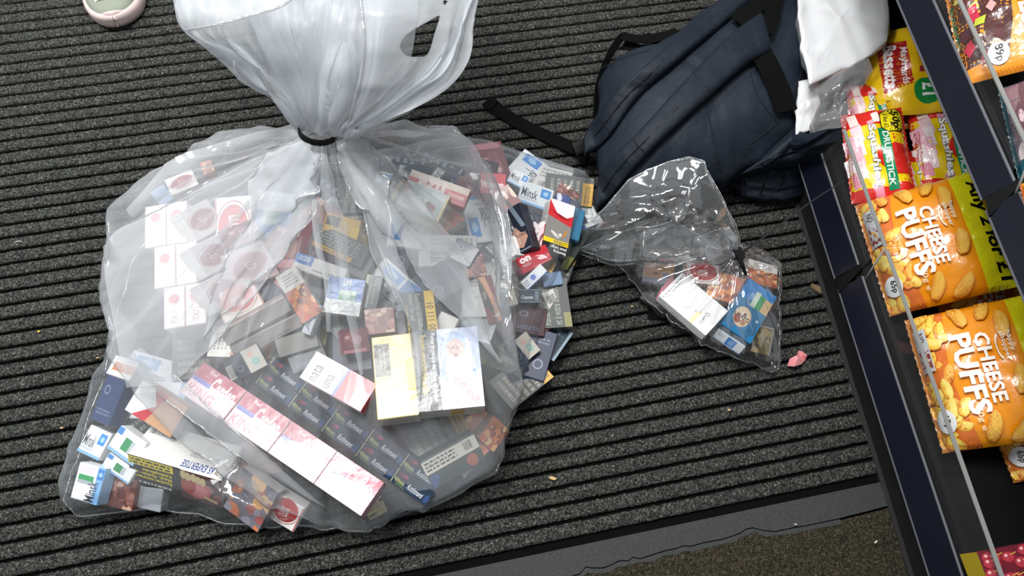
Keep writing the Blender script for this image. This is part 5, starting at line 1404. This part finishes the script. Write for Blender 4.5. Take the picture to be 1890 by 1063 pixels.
# crumpled pink wrapper
pk = [(1454, 676), (1458, 662), (1470, 656), (1473, 648), (1481, 648), (1490, 657), (1486, 664), (1478, 672), (1466, 677)]
v = [P(x, y, .003 + .006 * (i % 3)) for i, (x, y) in enumerate(pk)] + [P(1472, 663, .015), P(1480, 657, .005)]
o = link('pink_wrapper', mesh('pink_wrapper', v, [(0, 1, 9), (1, 2, 9), (2, 3, 9), (3, 4, 10), (3, 10, 9), (4, 5, 10), (5, 6, 10), (6, 7, 9), (6, 9, 10), (7, 8, 9), (8, 0, 9)]), MT['pink'])
sm = o.modifiers.new('thick', 'SOLIDIFY'); sm.thickness = .0015
tag(o, 'crumpled pink paper scrap on the mat beside the small bag', 'paper scrap')
scrap((1020, 883), .007, 'crumb', 'tan oblong crumb on the mat below the large sack', MT['tan'], 'crumb', 1, ratio=.4, rot=-.5)
scrap((1506, 533), .012, 'leaf_fragment', 'brown leaf fragment in the shadow by the kick plate', MT['leafb'], 'leaf', 2, ratio=.45, rot=-1.0)
scrap((73, 612), .0025, 'crumb', 'tiny bright yellow crumb on the mat left of the sack', MT['yel'], 'crumb', 3)
scrap((181, 661), .003, 'crumb', 'tiny pale crumb beside the navy packs in the sack', MT['tan'], 'crumb', 4, ratio=.4)
scrap((115, 790), .003, 'crumb', 'tiny tan crumb on the mat near the sack\'s corner', MT['tan'], 'crumb', 5, ratio=.5)
scrap((1166, 566), .0028, 'crumb', 'tiny pale crumb on the mat between the sack and the small bag', MT['tan'], 'crumb', 6)
scrap((1345, 757), .003, 'crumb', 'tiny orange crumb on the mat below the small bag', MT['tan'], 'crumb', 7)
scrap((1468, 968), .0025, 'white_fragment', 'tiny white fragment on the cracked rubber edging', MT['lace'], 'crumb', 8)
scrap((1616, 1000), .004, 'white_fragment', 'small pale flake on the brown carpet near the shelving', MT['lace'], 'crumb', 9, ratio=.4, rot=.6)
# strand of lint
vv, ff = tube([P(27, 448, .003), P(33, 445, .004), P(40, 446, .004)], .0007, 5)
tag(link('lint_strand', mesh('lint_strand', vv, ff), MT['lace']), 'short white lint strand on the mat left of the sack', 'lint')
o = empty('strap_end', P(1220, 575, 0)); tag(o, 'black webbing strap end under the small bag\'s edge', 'strap')
ribbon([P(1196, 572, .004), P(1215, 574, .004), P(1245, 577, .004)], .03, .002, 'webbing', parent=o, n=8)
# ------------------------------------------------------------------ bags of sweets and puffs on the shelves
def pillow_bag(label, p0, p1, p3, z, body, design, T=.022, seed=0, cat='snack bag', name='snack_bag', group=None, seal='b8762a', mat='foil'):
    A, U, V, Nn, W, H = frame(p0, p1, p3, z, 1.0)
    r = random.Random(seed); ox, oy = r.uniform(0, 50), r.uniform(0, 50)
    def S(u, v, e=0.0):
        uu, vv = abs(2 * u - 1), abs(2 * v - 1)
        k = max(0.0, 1 - uu ** 3.2) ** .62 * max(0.0, 1 - min(1, vv / .93) ** 3.0) ** .55
        w = noise.noise(Vector((u * 5 + ox, v * 4 + oy, 0))) * .006 * (.35 + k) + noise.noise(Vector((u * 14 + ox, v * 3, 3))) * .003 * (vv > .55) * max(0, 1 - uu)
        rip = .0012 * math.sin(u * 60) * (vv > .93)
        return ((u - .5) * W, (.5 - v) * H, T * k + w + rip + e)
    nu, nv = 34, 34; vs = []; fs = []; cs = []
    for side in (1, -1):
        for j in range(nv + 1):
            for i in range(nu + 1):
                u, v = i / nu, j / nv
                x, y, zz = S(u, v)
                if j in (0, nv) and i % 2: y += .0015 * (1 if j == 0 else -1) * -1
                vs.append((x, y, zz if side > 0 else -abs(zz) * .7 - .0004))
    b = (nu + 1) * (nv + 1)
    for s in (0, 1):
        for j in range(nv):
            for i in range(nu):
                q = (s * b + j * (nu + 1) + i, s * b + (j + 1) * (nu + 1) + i, s * b + (j + 1) * (nu + 1) + i + 1, s * b + j * (nu + 1) + i + 1)
                fs.append(q if s == 0 else q[::-1]); cs.append(lin(seal) if j in (0, nv - 1) else lin(body))
    me = mesh(name, vs, fs); paint(me, cs)
    o = link(name, me, MT[mat], None, True)
    M = Matrix((U, -V, Nn)).transposed().to_4x4(); M.translation = A + U * W / 2 + V * H / 2
    o.matrix_world = M
    tag(o, label, cat, group)
    pr = Print(S, lim=.04, step=5e-5, lift=3.5e-4, tlift=5e-4)
    design(pr)
    pr.build('printed_design', MT[mat], o)
    return o

def puff(p, u, v, L, R, a, bend, tones=('e9a52c', 'f6cf52', 'c77818')):
    """a printed cheese puff: curved sausage in three tones"""
    def shape(k, dx, dy):
        top = []; bot = []
        for i in range(9):
            t = i / 8 * 2 - 1
            ang = a + bend * t
            cx = u + L * t * math.cos(a) + bend * L * .5 * (t * t) * -math.sin(a); cy = v + L * t * math.sin(a) + bend * L * .5 * t * t * math.cos(a)
            w = R * k * (max(0, 1 - abs(t) ** 3.2)) ** .5
            top.append((cx - w * math.sin(ang) + dx, cy + w * math.cos(ang) + dy)); bot.append((cx + w * math.sin(ang) + dx, cy - w * math.cos(ang) + dy))
        return top + bot[::-1]
    cl = lambda q: [(min(max(x, .005), .995), min(max(y, .03), .995)) for x, y in q]
    p.poly(cl(shape(1.12, .006, .006)), tones[2]); p.poly(cl(shape(1.0, 0, 0)), tones[0]); p.poly(cl(shape(.66, -.005, -.008)), tones[1])

def d_puffs(p, seed=1):
    r = random.Random(seed)
    p.rect(0.0, 0.02, 1, .245, 'e6e01c').text('Any 2 for £1', .10, .035, .94, .165, '14140c', 0, .03)
    # heap of puffs along the bottom
    p.poly([(0, .70), (.2, .74), (.5, .78), (.8, .74), (1, .70), (1, .97), (0, .97)], 'd9722c')
    for i in range(30):
        puff(p, r.uniform(.02, .98), r.uniform(.74, .96), r.uniform(.06, .085), r.uniform(.032, .042), r.uniform(0, 3.1), r.uniform(-.9, .9), r.choice((('eab13a', 'f5d35c', 'cf7a22'), ('e99a3a', 'f2bb58', 'c8642a'), ('f0c24a', 'f7de78', 'd08a2a'))))
    for u, v, a in ((.05, .42, .3), (.20, .32, .1), (.07, .60, -.4), (.93, .40, .9), (.88, .58, .5), (.60, .31, .2)):
        puff(p, u, v, .10, .045, a, .6, ('e3a23a', 'edb94e', 'cc7f1c'))
    p.text('CHEESE', .24, .44, .73, .545, 'fbf7ee', 0, .03).text('PUFFS', .22, .56, .79, .72, 'fbf7ee', 0, .035)
    p.text('happy\nshopper', .26, .285, .46, .375, 'fdf0d4', 0, .012).ring(.36, .37, .10, .045, .22, 'fdf0d4', 20, 160)
    p.text('70g e', .74, .63, .90, .685, 'fbe6c0', 0, .008)
    p.rect(.12, .87, .44, .965, 'c9cbce').rect(.28, .88, .42, .955, '8a3434').text('NO', .15, .89, .22, .94, '3a3a40', 0, .008).ring(.35, .925, .035, .025, .4, 'e9b23a', 120, 330)
    p.oval(.80, .90, .085, .07, 'eceeee').text('65p', .75, .87, .85, .93, '17181a', 0, .02)
def d_squash(p):
    p.rect(0, .03, 1, .97, 'd92a22').rect(.26, .03, .86, .97, 'f1d413').rect(.22, .40, .9, .97, 'efcf12')
    for u, v, s, c in ((.13, .46, .07, 'f7ece6'), (.22, .55, .06, 'eda6b6'), (.30, .78, .11, 'f4d6dc'), (.44, .80, .13, 'f8ecec'), (.56, .82, .12, 'f0b6c6'), (.70, .80, .11, 'f6e2e6'), (.80, .86, .09, 'ee9fb4'), (.12, .82, .09, 'f6e6e0'), (.92, .55, .08, 'e88ca4'), (.4, .92, .1, 'f0c0cc'), (.62, .93, .1, 'fbf2f0')):
        p.poly([(u - s, v - s * .6), (u + s * .8, v - s), (u + s, v + s * .6), (u - s * .7, v + s)], c)
    p.oval(.58, .36, .13, .16, 'd92a22').rect(.46, .06, .78, .26, 'cf2a22')
    p.poly([(.27, .30), (.92, .24), (.94, .40), (.28, .46)], '1f8d5c').text('DRUMSTICK', .32, .295, .90, .395, 'f2f5f0', 0, .02)
    p.text('Squashies', .22, .475, .90, .64, '5f6a72', 0, .06).text('Squashies', .23, .48, .89, .63, 'fbfbf7', 0, .03)
    p.poly([(.03, .26), (.03, .12), (.09, .04), (.27, .04), (.33, .12), (.33, .30), (.27, .40), (.10, .40)], '1c1a10').poly([(.04, .25), (.04, .13), (.10, .055), (.26, .055), (.32, .13), (.32, .29), (.26, .385), (.11, .385)], 'f0df1e').text('50p', .065, .09, .30, .24, '15150f', 0, .028).text('3 for £1', .10, .27, .27, .34, '15150f', 0, .008)
    p.text('Original Raspberry\n& Milk Flavour', .36, .90, .86, .965, 'c8404c', 0, .0)
def d_bassett(p):
    p.rect(0, .03, 1, .97, 'f0c516').poly([(.22, .50), (.74, .46), (.80, .80), (.26, .86)], 'b5202c').text('Maynards', .30, .50, .74, .61, 'f7eeee', 0, .02).text('Bassetts', .28, .63, .76, .79, 'fbf5f3', 0, .035)
    p.oval(.80, .30, .13, .17, '1c8a3e').text('£1', .74, .22, .86, .38, 'f4f6f2', 0, .028).oval(.15, .86, .12, .09, '2a2a50').picture(.05, .05, .6, .4, ['e8b018', 'd07a20', 'c04a30', '9a2a3a', 'e8d040'], 5, 9)
def d_brown(p):
    p.rect(0, .03, 1, .97, 'd68a1c').oval(.45, .55, .2, .2, '1c7a3a').text('£1', .38, .47, .52, .63, 'e8ece4', 0, .02).picture(.55, .1, .95, .9, ['c07018', 'a85a18', '8a3a20', 'd8a030'], 6, 8)
def d_babies(p):
    p.rect(0, .03, 1, .97, 'ee9420')
    r = random.Random(4)
    p.poly([(.06, .60), (.3, .52), (.62, .55), (.86, .62), (.90, .97), (.04, .97)], '4a2320')
    for i in range(26):
        u, v = r.uniform(.08, .86), r.uniform(.60, .94); s = r.uniform(.04, .085); a = r.uniform(0, 3)
        c, d = math.cos(a) * s, math.sin(a) * s
        p.poly([(u - c, v - d), (u + d * .7, v - c * .7), (u + c, v + d), (u - d * .7, v + c * .7)], r.choice(('b8c23a', 'd9636e', 'e0a060', 'c03048', 'd8d060', '5a2a30', 'e8a0a0', 'f0c890')))
    p.text('JELLY', .30, .14, .80, .30, 'faf3e6', 0, .028).text('BABIES', .06, .34, .72, .50, 'faf3e6', 0, .028)
    p.oval(.86, .70, .085, .085, '2a2a2a').oval(.86, .70, .082, .082, 'f2f4f4').text('89p', .80, .66, .92, .74, '15161a', 0, .012).rect(.06, .88, .22, .97, 'eceff2').bars(.08, .9, .2, .95, seed=3)
    p.text('BABIES', .30, .955, .7, .985, '3a8a60', 0, .012)
def d_teal(p):
    p.rect(0, .03, 1, .97, '17505c').picture(.0, .55, .75, .95, ['8a6a70', 'c9b0b4', 'd8c8c8', '6a4a50', 'e0d0d0'], 8, 12).poly([(.05, .50), (.85, .44), (.86, .56), (.06, .62)], '15161a').text('CHOCOLATE RAISINS', .08, .50, .84, .57, 'f0f2f0', 0, .012).text('MILK', .1, .2, .5, .4, 'd8ecec', 0, .028)
def d_cherry(F):
    p = F.front
    p.rect(0, 0, 1, 1, '6a2430')
    r = random.Random(7)
    for i in range(26):
        u, v = r.uniform(.05, .95), r.uniform(.06, .94)
        p.oval(u, v, .085, .11, '8a2430').oval(u - .01, v - .012, .07, .09, 'b03a48').oval(u - .03, v - .04, .02, .028, 'e8b8b8').poly([(u + .02, v - .05), (u + .10, v - .08), (u + .10, v - .065), (u + .02, v - .035)], 'd8c050')
    F.left.rect(0, 0, 1, 1, 'b09a28')

G_P = 'cheese puff bags on the lower shelf'
pillow_bag('orange cheese puffs bag lying next to the red and yellow sweet bags', (1792, 280), (1874, 490), (1576, 380), (.205, .195, .115), 'f0960f', lambda p: d_puffs(p, 1), T=.032, seed=1, group=G_P)
pillow_bag('orange cheese puffs bag with glossy creases beside the empty black shelf', (1900, 495), (1992, 750), (1668, 592), (.215, .205, .120), 'f0960f', lambda p: d_puffs(p, 2), T=.034, seed=5, group=G_P)
pillow_bag('orange cheese puffs bag half hidden behind the other two', (1985, 600), (2080, 800), (1788, 690), (.150, .145, .100), 'e58a10', lambda p: d_puffs(p, 3), T=.026, seed=9, group=G_P)
pillow_bag('orange cheese puffs bag peeking out from under its neighbours', (1880, 400), (1955, 600), (1690, 440), (.135, .130, .098), 'de8410', lambda p: d_puffs(p, 4), T=.022, seed=12, group=G_P)
G_S = 'red and yellow sweet bags on the lower shelf'
pillow_bag('red and yellow chewy sweets bag with a green name band, topmost of its pile', (1664, 196), (1692, 362), (1550, 214), (.150, .150, .115), 'd92a22', d_squash, T=.018, seed=21, cat='sweet bag', name='sweet_bag', seal='c8281e', group=G_S)
pillow_bag('red and yellow chewy sweets bag mostly tucked under the topmost one', (1650, 140), (1672, 280), (1560, 160), (.128, .128, .105), 'd92a22', d_squash, T=.014, seed=24, cat='sweet bag', name='sweet_bag', seal='c8281e', group=G_S)
pillow_bag('red and yellow chewy sweets bag in the shade of the upper shelf', (1790, 172), (1822, 330), (1672, 196), (.150, .150, .125), 'c8281e', d_squash, T=.016, seed=27, cat='sweet bag', name='sweet_bag', seal='b8281e', group=G_S)
pillow_bag('red and yellow chewy sweets bag between the pile and the puffs', (1740, 262), (1770, 400), (1640, 280), (.125, .125, .108), 'd0281e', d_squash, T=.014, seed=29, cat='sweet bag', name='sweet_bag', seal='b8281e', group=G_S)
pillow_bag('yellow sweets bag with a red name label and green price spot', (1745, 40), (1765, 200), (1590, 62), (.165, .160, .12), 'f0c516', d_bassett, T=.018, seed=31, cat='sweet bag', name='sweet_bag', seal='d8a818')
pillow_bag('golden brown sweets bag lying under the yellow one', (1790, 95), (1812, 215), (1640, 120), (.135, .130, .105), 'd68a1c', d_brown, T=.018, seed=33, cat='sweet bag', name='sweet_bag', seal='b87a18')
pillow_bag('orange jelly sweets bag on the upper shelf with a round price spot', (1985, -75), (2045, 128), (1738, -30), (.47, .465, .395), 'ee9420', d_babies, T=.022, seed=41, cat='sweet bag', name='sweet_bag', seal='d8842a')
pillow_bag('dark teal chocolate bag on the upper shelf beside the orange jelly sweets', (2040, 118), (2100, 320), (1840, 165), (.465, .46, .40), '17505c', d_teal, T=.020, seed=43, cat='sweet bag', name='sweet_bag', seal='123f48')
pillow_bag('orange sweets bag at the far joint of the upper shelf', (2080, 300), (2130, 460), (1880, 340), (.465, .46, .40), 'd8741c', d_brown, T=.020, seed=45, cat='sweet bag', name='sweet_bag', seal='b85a18')
pack('carton printed with dark red cherries on the lower shelf', (1808, 1018), (1960, 990), (1836, 1120), (.165, .165, .165), depth=.035, body='7a2a34', design=d_cherry, name='cherry_carton', cat='carton', sides={'left': 'b09a28'})
